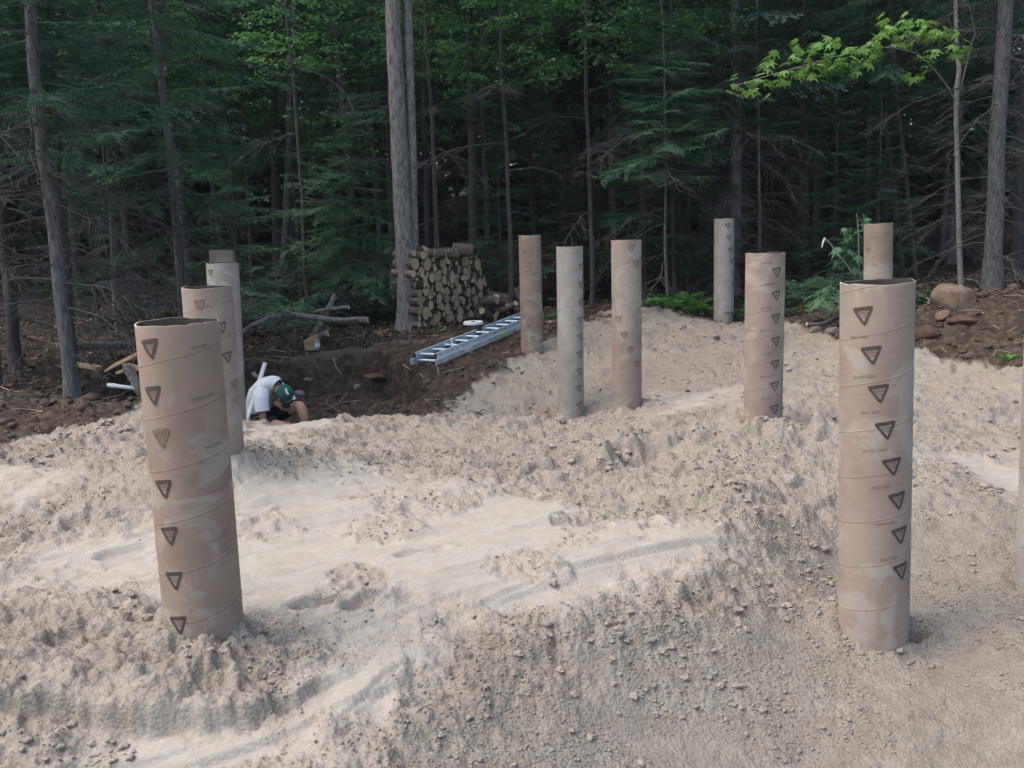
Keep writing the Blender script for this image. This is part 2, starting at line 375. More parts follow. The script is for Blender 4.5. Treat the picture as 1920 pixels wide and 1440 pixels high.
PACK = [poly([(440, 900), (700, 885), (960, 930), (1250, 985), (1400, 1030), (1385, 1065), (1200, 1095), (1000, 1160), (740, 1220), (560, 1190), (440, 1130), (80, 1100), (60, 1050), (300, 1000)]),
        poly([(60, 1365), (540, 1345), (700, 1250), (860, 1215), (660, 1330), (600, 1440), (-100, 1440), (-100, 1370)]),
        poly([(1700, 850), (1920, 850), (1990, 900), (1990, 960), (1880, 950), (1780, 890)]),
        poly([(1230, 745), (1400, 735), (1390, 765), (1260, 775)]), poly([(0, 880), (90, 900), (60, 940), (-60, 940)]),
        poly([(470, 835), (560, 800), (620, 800), (520, 840)])]
PIT = np.array([(-5.6, 9.9), (-5.3, 13.3), (-4.2, 13.5), (-3.2, 13.45), (-2.4, 13.6), (-1.75, 13.3), (-1.35, 12.75), (-1.12, 12.15), (-1.0, 11.5), (-1.3, 10.7), (-2.2, 10.3), (-3.6, 10.0)])
SCR = poly([(-150, 1335), (0, 1338), (200, 1352), (400, 1345), (560, 1318), (640, 1290)])
DIR = np.array(gp(1350, 1030))-np.array(gp(740, 1190)); DIR = DIR/np.linalg.norm(DIR)
FOOT = [(600, 1140, .3, .05), (688, 1140, .8, .035), (640, 832, .4, .06), (230, 972, .1, .04), (560, 1200, .9, .03), (790, 1050, .2, .03), (230, 1045, .5, .025), (1560, 845, .4, .05), (1690, 1205, .2, .10)]
FOOT = [(np.array(gp(a, b)), c, e) for a, b, c, e in FOOT]
RID = [poly([(1120, 880), (1200, 845), (1330, 850), (1500, 830), (1580, 840)]), poly([(470, 800), (620, 790), (760, 772), (900, 785), (1060, 800)]),
       poly([(0, 870), (120, 830), (250, 770), (320, 745)]), poly([(130, 1225), (380, 1240), (560, 1225), (720, 1180)]), poly([(1120, 1120), (1270, 1085), (1400, 1050), (1460, 960)]), poly([(1720, 840), (1800, 900), (1830, 960), (1910, 1010)])]
RIDH = [.20, .03, .06, .012, .03, .06]
def linedist(x, y, P):
    dm = np.full(np.shape(x), 1e9)
    for i in range(len(P)-1):
        a = P[i]; e = P[i+1]-a; t = np.clip(((x-a[0])*e[0]+(y-a[1])*e[1])/(e@e), 0, 1)
        dm = np.minimum(dm, np.hypot(x-a[0]-t*e[0], y-a[1]-t*e[1]))
    return dm
DIRTP = [poly([(-200, 860), (60, 815), (200, 765), (250, 735), (300, 730)]), ]
SCRAPE = [(poly(q), hh) for q, hh in [([(450, 955), (560, 925), (700, 905)], .02), ([(470, 1010), (700, 960), (900, 935)], .014), ([(60, 1062), (180, 1035), (290, 1020)], .018), ([(700, 1030), (850, 1005), (960, 1000), (1100, 975)], .022),
    ([(740, 1195), (900, 1150), (1050, 1090), (1290, 1035), (1380, 1045)], .026), ([(690, 1150), (860, 1105), (1000, 1080), (1200, 1030)], .02), ([(620, 1110), (760, 1075), (980, 1040)], .014), ([(460, 1075), (600, 1050), (720, 1040)], .014), ([(560, 1420), (640, 1350), (720, 1290), (800, 1250)], .02)]]
TUBE_XY = [(TW[k][1][0], TW[k][1][1]) for k in 'ABCEFGHIJL']
def ground_full(x, y):
    """height and the three masks (packed, dirt, litter) of the site"""
    b = base_h(x, y); r = np.hypot(x, y)
    wob = fbm(x*1.7, y*1.7, 3, 40); wob2 = fbm(x*6, y*6, 3, 44)
    pk = np.zeros(np.shape(x))
    for P in PACK: pk = np.maximum(pk, sst(-.22, .25, sdf(x, y, P)+wob*.30+wob2*.16+.12*fbm(x*15, y*15, 3, 173)))
    crust = sst(.08, .26, fbm(x*2.6+3, y*2.6, 4, 60))*sst(3.2, 4.4, y)       # loose crumbs strewn over the packed floor
    pk = pk*(1-.5*crust)
    # where the sand ends and the forest soil begins
    sp = sdf(x, y, PIT)
    backline = np.interp(x, [-12, -6, -4.6, -4.1, -3.7, -3.4, -3.0, -1.2, .2, .9, 2.0, 4.0, 4.45, 4.9, 5.3, 6, 9], [5, 6.3, 7.0, 7.5, 8.2, 9.0, 10.2, 10.6, 13.0, 14.3, 14.9, 14.0, 11.8, 10.1, 9.2, 8.4, 7.5])
    soil = sst(-.06, .06, y-backline+wob*.40+wob2*.35+.25*fbm(x*13, y*13, 3, 171))
    soil = np.maximum(soil, sst(.55, 1.0, sp+wob*.25)*(x < -.9))
    back2 = np.interp(x, [-12, -7, -5.4, -4.6, -3.8, -1.6, .2, .9, 2.5, 4.8, 6.0, 9], [8.6, 8.8, 9.2, 9.8, 13.2, 13.6, 15.0, 16.6, 15.3, 14.6, 12.8, 12.6])
    lit = sst(-.2, .25, y-back2+wob*.5)
    lit = lit*(1-sst(-.12, .02, sp))
    back_s = sst(-1, 0, y-back2); lit = np.maximum(lit, sst(17, 18, r)); soil = np.maximum(soil, lit)
    sandm = 1-soil
    h = b.copy()
    # loose sand lumps at several sizes
    w1 = worley(x*5.5+wob*.6, y*5.5+wob2*.5, 3); w2 = worley(x*14+wob2, y*14, 9); w3 = worley(x*33, y*33+wob2, 21)
    lump = .030*(1-np.clip(w1, 0, 1)**1.3)*(.35+.65*sst(-.3, .4, fbm(x*1.1, y*1.1, 2, 71)))
    w4 = worley(x*75+wob2*2, y*75, 25)
    lump = lump + .026*(1-np.clip(w2*1.15, 0, 1)**2)*sst(-.35, .3, fbm(x*3, y*3, 2, 75)) + .019*(1-np.clip(w3*1.2, 0, 1)**2)*sst(-.5, .2, fbm(x*8, y*8, 2, 76)) +   .008*(1-np.clip(w4*1.2, 0, 1)**2)*sst(9, 5, r)
    ledge = .050*sst(-.08, .11, fbm(x*2.2, y*2.2, 5, 81, .6)) + .028*sst(-.06, .10, fbm(x*5.2, y*5.2, 4, 86, .6)) + .016*sst(-.06, .11, fbm(x*12, y*12, 3, 88, .6))
    rid = 0; near = np.zeros(np.shape(x))
    i1, t1 = cells(x*6.5+wob*.8, y*6.5+wob2*.6, 131); i2, t2 = cells(x*13+wob2*.8, y*13, 141); i3, t3 = cells(x*27+wob2, y*27, 151)
    plates = (.055*(i1-.5)+.075*t1)*sst(-.1, .35, fbm(x*.8+5, y*.8, 2, 161)) + (.030*(i2-.5)+.05*t2)*sst(-.3, .3, fbm(x*1.9, y*1.9, 2, 163)) 
    for P, hh in zip(RID, RIDH):
        dd = linedist(x, y, P); g = np.exp(-(dd/.28)**2); rid = rid + hh*g*(.6+.9*wob2); near = np.maximum(near, np.exp(-(dd/.45)**2)*(.25 if hh < .02 else 1))
    slope = sst(.0, .22, -b-.04)*sst(7.5, 6, y)                                     # run-out slopes are finer crumbs
    rough = (1-pk)*sandm
    h = h + rough*(.05*fbm(x*.9, y*.9, 3, 51) + lump*(1-.62*slope) + ledge*(1-.88*slope) + rid + plates*.38*near*(1-.7*slope) - .07*(1-.75*slope))
    # scraped tracks on the packed floor
    u = x*DIR[0]+y*DIR[1]; v = -x*DIR[1]+y*DIR[0]
    v2 = v + .10*fbm(u*.5, v*.5, 2, 91)
    trk = sst(-.05, .06, fbm(u*.30, v2*4.6, 3, 93, .45))*.022 + sst(-.04, .08, fbm(u*.45+9, v2*10, 2, 97, .45))*.009
    thin = .010*fbm(u*.7, v2*40, 2, 99)
    crumb = .012*crust*(1-np.clip(w2*1.2, 0, 1)**2) + .02*crust*sst(0, .1, fbm(x*7, y*7, 4, 31))
    h = h + pk*sandm*(trk + thin*.35 + .006*fbm(x*5, y*5, 3, 33) + .03*fbm(x*.7, y*.7, 2, 35)) + sandm*crumb*pk
    for P, hh in SCRAPE:
        yy = np.interp(x, P[:, 0], P[:, 1]); dy = y-yy+.012*wob2; lim = sst(P[0, 0]-.05, P[0, 0]+.12, x)*sst(P[-1, 0]+.05, P[-1, 0]-.12, x)
        h = h + sandm*lim*(.35+.65*pk)*1.45*(hh*sst(-.02, .02, dy)*np.exp(-np.clip(dy, 0, 9)/.16) + hh*.5*np.exp(-((dy+.035)/.022)**2))
    # blade cut in the left foreground
    yl = np.interp(x, SCR[:, 0], SCR[:, 1]); on = sst(-.15, .3, SCR[-1, 0]-x)
    dl = y-yl + .06*fbm(x*3, y*1.0, 3, 15) + .03*fbm(x*14, y*6, 3, 16)
    h = h + on*(.05*sst(-.008, .012, dl)*np.exp(-np.clip(dl, 0, 9)/.5) - .04*(1-sst(-.012, .008, dl))*sst(-1.2, -.05, dl))
    # cleat marks
    cl = gp(1030, 870); cu = x-cl[0]; cv = y-cl[1]
    h = h + .018*np.sign(np.sin((cv+.1*cu)*34))*np.exp(-(cu/.10)**4)*np.exp(-(cv/.7)**4)
    for c, an, dp in FOOT:
        ca, sa = math.cos(an), math.sin(an); p = ((x-c[0])*ca+(y-c[1])*sa)/.14; q = (-(x-c[0])*sa+(y-c[1])*ca)/.065
        rr = np.sqrt(p*p+q*q); h = h - dp*(1-sst(.75, 1.05, rr)) + dp*.35*np.exp(-((rr-1.25)/.25)**2)
    # excavation behind the ridge
    wpit = np.where(y > 11.9, .14+.1*wob2, .95)
    pit = sst(0, 1, (sp+wob*.10+wob2*.07)/np.clip(wpit, .07, 2))
    floor_ = -.80+.04*wob+.02*wob2+.06*(y-11)*.3
    h = h*(1-pit)+np.minimum(floor_, h)*pit
    h = h + soil*(1-lit)*(.05*wob2 + .04*fbm(x*14, y*14, 3, 23) + .03*(1-w2)) + lit*(.05*wob2+.025*fbm(x*17, y*17, 3, 27)+.06*wob)
    # sand heaped round each tube's foot
    for tx, ty in TUBE_XY:
        dt = np.hypot(x-tx, y-ty); h = h + sandm*.05*np.exp(-((dt-.17)/.10)**2)*(.45+1.2*wob2)
    ground_full.damp = sst(.0, .5, np.where(y < 7.5, -b-.06, 0)*2.2)*(1-pk)*.8
    return h, pk*sandm, soil*(1-lit), lit
def gz(x, y):
    return float(ground_full(np.array([float(x)]), np.array([float(y)]))[0][0])
def onground(px, py, Y, dz=0.0):
    p = at(px, py, Y); return np.array((p[0], p[1], gz(p[0], p[1])+dz))

def build_ground():
    an = np.concatenate([np.linspace(-41, 41, 640), np.linspace(41, 319, 76)[1:-1]])*math.pi/180
    rr = np.concatenate([np.geomspace(.25, 1.6, 16)[:-1], np.geomspace(1.6, 11.5, 590)[:-1], np.linspace(11.5, 17, 150)[:-1], np.geomspace(17, 40, 70)[:-1], np.geomspace(40, 300, 18)])
    Aa, Rr = np.meshgrid(an, rr); X = np.sin(Aa)*Rr; Yv = np.cos(Aa)*Rr
    H, pk, so_, li = ground_full(X.ravel(), Yv.ravel())
    V = np.stack([X.ravel(), Yv.ravel(), H], 1); nr, na = len(rr), len(an)
    i = np.arange(nr-1)[:, None]; j = np.arange(na)[None]; j2 = (j+1) % na
    Q = np.stack([(i*na+j)+0*j2, (i*na+j2), ((i+1)*na+j2), ((i+1)*na+j)+0*j2], -1).reshape(-1, 4)[:, ::-1]
    me = tri_mesh('ground', V, Q, MT['ground'], True)
    ca = me.color_attributes.new('mask', 'FLOAT_COLOR', 'POINT')
    ca.data.foreach_set('color', np.stack([pk, so_, li, ground_full.damp], 1).astype(np.float32).ravel())
    o = link('ground', me); tag(o, 'churned pale sand of the building site running into dark forest soil', 'ground', kind='structure')
    # centre cap
    return o
build_ground()

# ------------------------------------------------------------------ cardboard form tubes
def text_mesh(txt):
    cu = bpy.data.curves.new('lettering', 'FONT'); cu.body = txt; cu.size = 1; cu.align_x = 'CENTER'; cu.align_y = 'CENTER'; cu.resolution_u = 2
    o = bpy.data.objects.new('lettering', cu); COL.objects.link(o)
    dg = bpy.context.evaluated_depsgraph_get(); me = bpy.data.meshes.new_from_object(o.evaluated_get(dg))
    V = np.array([v.co[:] for v in me.vertices]); Fc = [tuple(p.vertices) for p in me.polygons]
    bpy.data.objects.remove(o); bpy.data.curves.remove(cu); bpy.data.meshes.remove(me); return V, Fc
TXT = {k: text_mesh(k) for k in ('SONO', 'TUBE', '20 MAY 2003', 'MAY 2003')}
def wrap(mb, V2, Fs, a0, z0, rad, spin=0.0):
    cs, sn = math.cos(spin), math.sin(spin); out = []
    for p in V2:
        x = p[0]*cs-p[1]*sn; y = p[0]*sn+p[1]*cs; a = a0 + x/rad
        out.append((rad*math.sin(a), -rad*math.cos(a), z0+y))
    mb.add(out, Fs)
def stamp_mesh(size, rad, a0, z0, spin, word=True, thick=.2, rnd=0):
    mb = MB(); rs = random.Random(rnd)
    # triangle pointing down, hollow frame with rounded corners
    C = [(-.5, .40), (.5, .40), (0.0, -.47)]
    def outline(sc, cut):
        pts = []
        for i in range(3):
            c = np.array(C[i])*sc; pv = np.array(C[i-1])*sc; nx = np.array(C[(i+1) % 3])*sc
            a = c+(pv-c)*cut; b = c+(nx-c)*cut
            nexta = nx+(c-nx)*cut
            pts += [a, c*.5+(a+b)*.25, b]
            for q in range(1, 8): pts.append(b+(nexta-b)*q/8)
        return pts
    o = outline(size, .17); n_ = outline(size*(1-thick*2.7), .08); n = len(o)
    off = np.array((0, size*.015))
    V2 = [tuple(p+rs.uniform(-1, 1)*.004*size) for p in o]+[tuple(p+off) for p in n_]
    wrap(mb, V2, [(i, (i+1) % n, n+(i+1) % n, n+i) for i in range(n)], a0, z0, rad, spin)
    if word:
        for wd, sc, yy in (('SONO', .150, .13), ('TUBE', .115, -.01)):
            V, Fc = TXT[wd]; wrap(mb, [(p[0]*sc*size, (p[1]*sc*1.15+yy)*size) for p in V], Fc, a0, z0, rad+.0002, spin)
    return mb
def make_tube(key, mat, label, stamps=(), dates=(), ink='ink', inkd='ink_faint', thick=.2, size=.105, lean=None, seed=0):
    top, bot = TW[key]; top = Vector(top); bot = Vector(bot)
    ax = (top-bot).normalized(); foot = bot - ax*.45; Ln = (top-foot).length
    rs = random.Random(seed); r = OD/2; n = 72; mb = MB()
    zs = [0, .1]+[Ln*i/14 for i in range(1, 14)]+[Ln-.03, Ln-.004, Ln]
    zs = sorted(z for z in zs)
    wv = [(rs.uniform(0, 6.28), rs.uniform(.4, 1)) for _ in range(4)]
    chip = [(rs.uniform(0, 6.28), rs.uniform(.09, .2), rs.uniform(.002, .006)) for _ in range(5)]
    def rim(a):
        z = .003*math.sin(2*a+wv[0][0]) + .0015*math.sin(5*a+wv[1][0])
        for c, wd, dp in chip:
            dl = abs((a-c+math.pi) % (2*math.pi)-math.pi); z -= dp*max(0, 1-dl/wd)
        return z
    def prof(a, z): return r*(1+.006*math.sin(2*a+wv[2][0]+z)+.003*math.sin(3*a+wv[3][0]-2*z))
    out = []; 
    for z in zs:
        for k in range(n):
            a = 2*math.pi*k/n; q = prof(a, z); zz = z+(rim(a)*max(0, (z-(Ln-.031))/.031) if z > Ln-.03 else 0)
            out.append((q*math.sin(a), -q*math.cos(a), zz))
    fs = [(i*n+k, i*n+(k+1) % n, (i+1)*n+(k+1) % n, (i+1)*n+k) for i in range(len(zs)-1) for k in range(n)]
    mb.add(out, fs, 0)
    th = .006; inn = []
    for z in (Ln, Ln-.3, Ln-.9):
        for k in range(n):
            a = 2*math.pi*k/n; q = prof(a, Ln)-th; inn.append((q*math.sin(a), -q*math.cos(a), z+(rim(a) if z == Ln else 0)))
    mb.add(inn, [(i*n+(k+1) % n, i*n+k, (i+1)*n+k, (i+1)*n+(k+1) % n) for i in range(2) for k in range(n)], 1)
    b0 = (len(zs)-1)*n; b1 = len(zs)*n
    mb.f += [(b0+k, b0+(k+1) % n, b1+(k+1) % n, b1+k) for k in range(n)]; mb.m += [2]*n
    o = mb.build('cardboard_form_tube', [MT[mat], MT['card_in'], MT['card_rim']])
    zax = ax; view = Vector((CAM[0]-bot.x, CAM[1]-bot.y, 0)); fwd = (view - zax*view.dot(zax)).normalized()  # local -Y faces the camera side
    yax = -fwd; xax = yax.cross(zax)
    mw = Matrix.Identity(4)
    for i in range(3): mw[i][0] = xax[i]; mw[i][1] = yax[i]; mw[i][2] = zax[i]; mw[i][3] = foot[i]
    o.matrix_world = mw; tag(o, label, 'form tube', 'cardboard form tubes of the foundation')
    inv = mw.inverted()
    def locate(px, py):
        # where the line of sight through this pixel meets the tube wall
        rd = Vector(ray(px, py)); p0 = inv @ Vector(CAM); dv = inv.to_3x3() @ rd
        a = dv.x**2+dv.y**2; b = 2*(p0.x*dv.x+p0.y*dv.y); c = p0.x**2+p0.y**2-(r)**2; D = b*b-4*a*c
        t = (-b-math.sqrt(max(D, 0)))/(2*a); p = p0+dv*t; return math.atan2(p.x, -p.y), p.z
    for k in range(0):
        a0 = rs.uniform(-1.3, 1.3); z0 = Ln-rs.uniform(.008, .05); m = MB(); q = [(rs.uniform(-.02, .02), rs.uniform(-.010, .006)) for _ in range(3)]
        V = [((r+.003+.006*j)*math.sin(a0+p[0]/r), -(r+.003+.006*j)*math.cos(a0+p[0]/r), z0+p[1]) for j, p in enumerate([(-.014, 0), (.014, .004), (.006+q[0][0]*.4, -.012)])]
        m.add(V, [(0, 1, 2)]); m.build('paper_flake', MT['card_rim'], o, False)
    for i, s in enumerate(stamps):
        a0, z0 = locate(s[0], s[1]); m = stamp_mesh(size, r+.0022, a0, z0, R(8), True, s[3] if len(s) > 3 else thick, i)
        m.build('triangle_stamp', MT[s[2] if len(s) > 2 else ink], o, False)
    for i, s in enumerate(dates):
        a0, z0 = locate(s[0], s[1]); V, Fc = TXT['20 MAY 2003' if i % 2 else 'MAY 2003']; m = MB(); sc = .019
        wrap(m, [(p[0]*sc, p[1]*sc) for p in V], Fc, a0, z0, r+.0018, R(7)); m.build('date_stamp', MT[inkd], o, False)
    return o
make_tube('A', 'card', 'brown cardboard tube with thick dark triangle stamps, foot banked with sand crumbs',
    [(282, 655), (288, 743), (303, 823, 'ink_faint'), (308, 918), (319, 1006), (328, 1090), (336, 1173)], [(375, 650), (382, 745), (400, 835), (415, 915), (410, 1010)], size=.098, thick=.17, seed=1)
make_tube('B', 'card_pink', 'cardboard tube with open rim and faint triangles, directly behind the tube with thick dark stamps',
    [(416, 615), (427, 670), (440, 722, 'ink_faint'), (376, 573, 'ink_faint')], [(420, 740), (380, 575)], size=.09, thick=.13, seed=2)
make_tube('C', 'card_grey', 'cardboard tube standing beside the crouching man, mostly hidden by two nearer tubes', [(395, 512, 'ink_grey')], [], size=.08, thick=.13, seed=3)
make_tube('D', 'card_pink', 'cardboard tube of which only a short plain top shows above the tubes before it', [], [], seed=4)
make_tube('E', 'card', 'weathered cardboard tube with a nicked rim, standing at the end of the ladder',
    [(983, 474), (996, 496), (1005, 516), (1013, 538), (981, 593), (989, 614), (999, 636), (1008, 656)], [], 'ink_faint', size=.085, thick=.11, seed=5)
make_tube('F', 'card_grey', 'greyest cardboard tube, black-edged triangles down one side, next to a plain pinkish tube',
    [(1090, 501), (1089, 535), (1089, 568), (1088, 601), (1088, 633), (1087, 665), (1087, 697), (1086, 729), (1086, 761)], [(1070, 506), (1070, 575), (1068, 640)], 'ink_grey', 'ink_faint', size=.105, thick=.11, seed=6)
make_tube('G', 'card_pink', 'pinkish cardboard tube with widely spaced faint triangles, right beside the greyest tube',
    [(1184, 466), (1194, 495), (1160, 599), (1170, 629), (1183, 657), (1195, 684), (1150, 566)], [(1185, 520)], 'ink_faint', size=.095, thick=.12, seed=7)
make_tube('H', 'card_grey', 'slim-looking pale cardboard tube on top of the far sand mound before a dark spruce trunk',
    [(1365, 424), (1367, 446), (1370, 469), (1372, 491), (1374, 512), (1375, 533)], [], 'ink_grey', size=.10, thick=.13, seed=8)
make_tube('I', 'card_pink', 'cardboard tube with a column of dark triangles and dates, set in the churned sand ridge',
    [(1457, 511), (1456, 555), (1455, 598), (1455, 641), (1454, 684), (1453, 725), (1453, 768), (1452, 800)], [(1437, 493), (1438, 534), (1437, 578), (1437, 620), (1437, 664), (1437, 706), (1437, 748), (1437, 788)], 'ink', 'ink', size=.098, thick=.12, seed=9)
make_tube('J', 'card_pink', 'tall cardboard tube with big triangles spiralling down it, sunk into the sand slope',
    [(1619, 593), (1635, 667), (1649, 739), (1662, 808), (1674, 876), (1684, 940), (1688, 1005), (1690, 1072)],
    [(1610, 632), (1620, 707), (1632, 774), (1640, 845), (1653, 914), (1660, 982), (1668, 1048)], size=.105, thick=.165, seed=10)
make_tube('K', 'card', 'cardboard tube with ragged rim standing behind the tall spiral-stamped tube near the boulder bank', [(1628, 470, 'ink_faint')], [], 'ink_faint', size=.085, thick=.13, seed=11)
make_tube('L', 'card_grey', 'plain greyish tube without stamps, across the sand slope from the spiral-stamped tube', [], [], seed=12)

# ------------------------------------------------------------------ sand clods (too many and too small to count)
def ico():
    t = (1+5**.5)/2
    v = np.array([(-1, t, 0), (1, t, 0), (-1, -t, 0), (1, -t, 0), (0, -1, t), (0, 1, t), (0, -1, -t), (0, 1, -t), (t, 0, -1), (t, 0, 1), (-t, 0, -1), (-t, 0, 1)], float)
    v /= np.linalg.norm(v[0])
    f = np.array([(0, 11, 5), (0, 5, 1), (0, 1, 7), (0, 7, 10), (0, 10, 11), (1, 5, 9), (5, 11, 4), (11, 10, 2), (10, 7, 6), (7, 1, 8), (3, 9, 4), (3, 4, 2), (3, 2, 6), (3, 6, 8), (3, 8, 9), (4, 9, 5), (2, 4, 11), (6, 2, 10), (8, 6, 7), (9, 8, 1)])
    return v, f
IV, IF = ico()
def sub_ico(v, f):
    v = [tuple(p) for p in v]; mid = {}; out = []
    def m(a, b):
        k = (min(a, b), max(a, b))
        if k not in mid: q = np.array(v[a])+np.array(v[b]); v.append(tuple(q/np.linalg.norm(q))); mid[k] = len(v)-1
        return mid[k]
    for a, b, c in f: d_, e_, g_ = m(a, b), m(b, c), m(c, a); out += [(a, d_, g_), (d_, b, e_), (g_, e_, c), (d_, e_, g_)]
    return np.array(v), np.array(out)
IV2, IF2 = sub_ico(IV, IF)
OV = np.array([(1, 0, 0), (-1, 0, 0), (0, 1, 0), (0, -1, 0), (0, 0, 1), (0, 0, -1)], float)
OF = np.array([(0, 2, 4), (2, 1, 4), (1, 3, 4), (3, 0, 4), (2, 0, 5), (1, 2, 5), (3, 1, 5), (0, 3, 5)])
def scatter_clods(name, X, Y, S, mat, label, cat, flat=.7, tiny=False, fine=False, smooth=True):
    IV_, IF_ = (OV, OF) if tiny else (IV2, IF2) if fine else (IV, IF); kv = len(IV_); n = len(X); h = ground_full(X, Y)[0]
    V = IV_[None]*(1+RNG.uniform(-.32 if fine else -.38, .32 if fine else .38, (n, kv, 1)))*S[:, None, None]*np.array((1, 1, flat))
    V[:, :, 0] *= RNG.uniform(.7, 1.4, (n, 1)); a = RNG.uniform(0, 6.28, n); c, s = np.cos(a)[:, None], np.sin(a)[:, None]
    x = V[:, :, 0]*c-V[:, :, 1]*s; y = V[:, :, 0]*s+V[:, :, 1]*c
    V = np.stack([x+X[:, None], y+Y[:, None], V[:, :, 2]+(h+S*flat*.35)[:, None]], -1).reshape(-1, 3)
    T = (IF_[None]+(np.arange(n)*kv)[:, None, None]).reshape(-1, 3)
    o = link(name, tri_mesh(name, V, T, mat, smooth)); tag(o, label, cat, kind='stuff'); return o
def sand_clods():
    n = 200000; r = np.sqrt(RNG.uniform(1.9**2, 14.5**2, n)); r[:130000] = RNG.uniform(1.9, 7, 130000); a = RNG.uniform(-.66, .66, n)
    X = np.sin(a)*r; Y = np.cos(a)*r; _, pk, so_, li = ground_full(X, Y)
    cl = sst(-.15, .35, fbm(X*1.3, Y*1.3, 3, 120)+.5*fbm(X*5, Y*5, 2, 125)); k = (RNG.uniform(0, 1, n) < .75*(1-pk)**2*cl) & (so_+li < .3)
    X, Y = X[k], Y[k]; S = .0026*np.exp(RNG.normal(0, .5, len(X)))*(1+.11*np.hypot(X, Y)); S = np.clip(S, .0025, .03); print('clods', len(X))
    scatter_clods('sand_clods', X, Y, S, MT['clod'], 'loose crumbs and clods of damp sand strewn over the site', 'sand', tiny=True)
    # crumbled lumps heaped in the rough zones
    n = 26000; r = np.concatenate([RNG.uniform(2.2, 9.5, 16000), RNG.uniform(7, 14.5, 10000)]); a = RNG.uniform(-.64, .64, n); X = np.sin(a)*r; Y = np.cos(a)*r
    _, pk, so_, li = ground_full(X, Y); nr = np.zeros(n)
    for P in RID: nr = np.maximum(nr, np.exp(-(linedist(X, Y, P)/.42)**2))
    pr = (.006+.2*sst(8, 11, r)+.7*nr)*sst(-.2, .3, fbm(X*1.7, Y*1.7, 3, 181))*(1-pk)**2; k = (RNG.uniform(0, 1, n) < pr) & (so_+li < .3); X, Y = X[k], Y[k]
    S = np.clip(.013*np.exp(RNG.normal(0, .45, len(X)))*(.75+.07*np.hypot(X, Y)), .006, .045); S = np.minimum(S, .004+.0042*np.hypot(X, Y)); print('lumps', len(X))
    scatter_clods('sand_lumps', X, Y, S, MT['clod'], 'crumbling lumps of sand heaped along the churned ridges', 'sand', .6, fine=True, smooth=False)
    # the handful of rounded clods on the scraped floor
    n = 90; P = np.array([gp(RNG.uniform(0, 260), RNG.uniform(1375, 1440)) for _ in range(n)])
    scatter_clods('rounded_clods', P[:, 0], P[:, 1], np.clip(.0045*np.exp(RNG.normal(0, .6, n)), .002, .014), MT['clod'], 'rounded grey sand clods lying on the scraped smooth strip', 'sand', .7, fine=True)
    n = 4200; X = RNG.uniform(-8, 8, n); Y = RNG.uniform(7, 16, n); _, pk, so_, li = ground_full(X, Y); k = so_ > .5
    X, Y = X[k], Y[k]; S = np.clip(.022*np.exp(RNG.normal(0, .6, len(X))), .008, .085)
    scatter_clods('soil_clods', X, Y, S, MT['soilclod'], 'dark brown soil clods over the dug earth', 'soil')
sand_clods()

# ------------------------------------------------------------------ branch and foliage meshes
class TB_:
    """numpy triangle bag"""
    def __init__(s): s.V = []; s.T = []; s.n = 0
    def add(s, V, T): s.V.append(np.asarray(V, float)); s.T.append(np.asarray(T)+s.n); s.n += len(V)
    def arrays(s): return np.concatenate(s.V), np.concatenate(s.T)
def stick(tb, pts, r0, r1, n=4):
    pts = np.asarray(pts, float); m = len(pts); rings = []
    for i, p in enumerate(pts):
        t = pts[min(i+1, m-1)]-pts[max(i-1, 0)]; t /= np.linalg.norm(t)+1e-9
        a = np.array((0, 0, 1.0)) if abs(t[2]) < .9 else np.array((1.0, 0, 0)); u = np.cross(t, a); u /= np.linalg.norm(u); v = np.cross(t, u)
        r = r0+(r1-r0)*i/(m-1); k = np.arange(n)*2*math.pi/n
        rings.append(p+r*(np.cos(k)[:, None]*u+np.sin(k)[:, None]*v))
    V = np.concatenate(rings); T = []
    for i in range(m-1):
        for k in range(n):
            a = i*n+k; b = i*n+(k+1) % n; T += [(a, b, b+n), (a, b+n, a+n)]
    tb.add(V, T)
def rot_z(V, a):
    c, s = math.cos(a), math.sin(a); return np.stack([V[:, 0]*c-V[:, 1]*s, V[:, 0]*s+V[:, 1]*c, V[:, 2]], 1)
def rot_y(V, a):
    c, s = math.cos(a), math.sin(a); return np.stack([V[:, 0]*c+V[:, 2]*s, V[:, 1], -V[:, 0]*s+V[:, 2]*c], 1)
def rot_x(V, a):
    c, s = math.cos(a), math.sin(a); return np.stack([V[:, 0], V[:, 1]*c-V[:, 2]*s, V[:, 1]*s+V[:, 2]*c], 1)

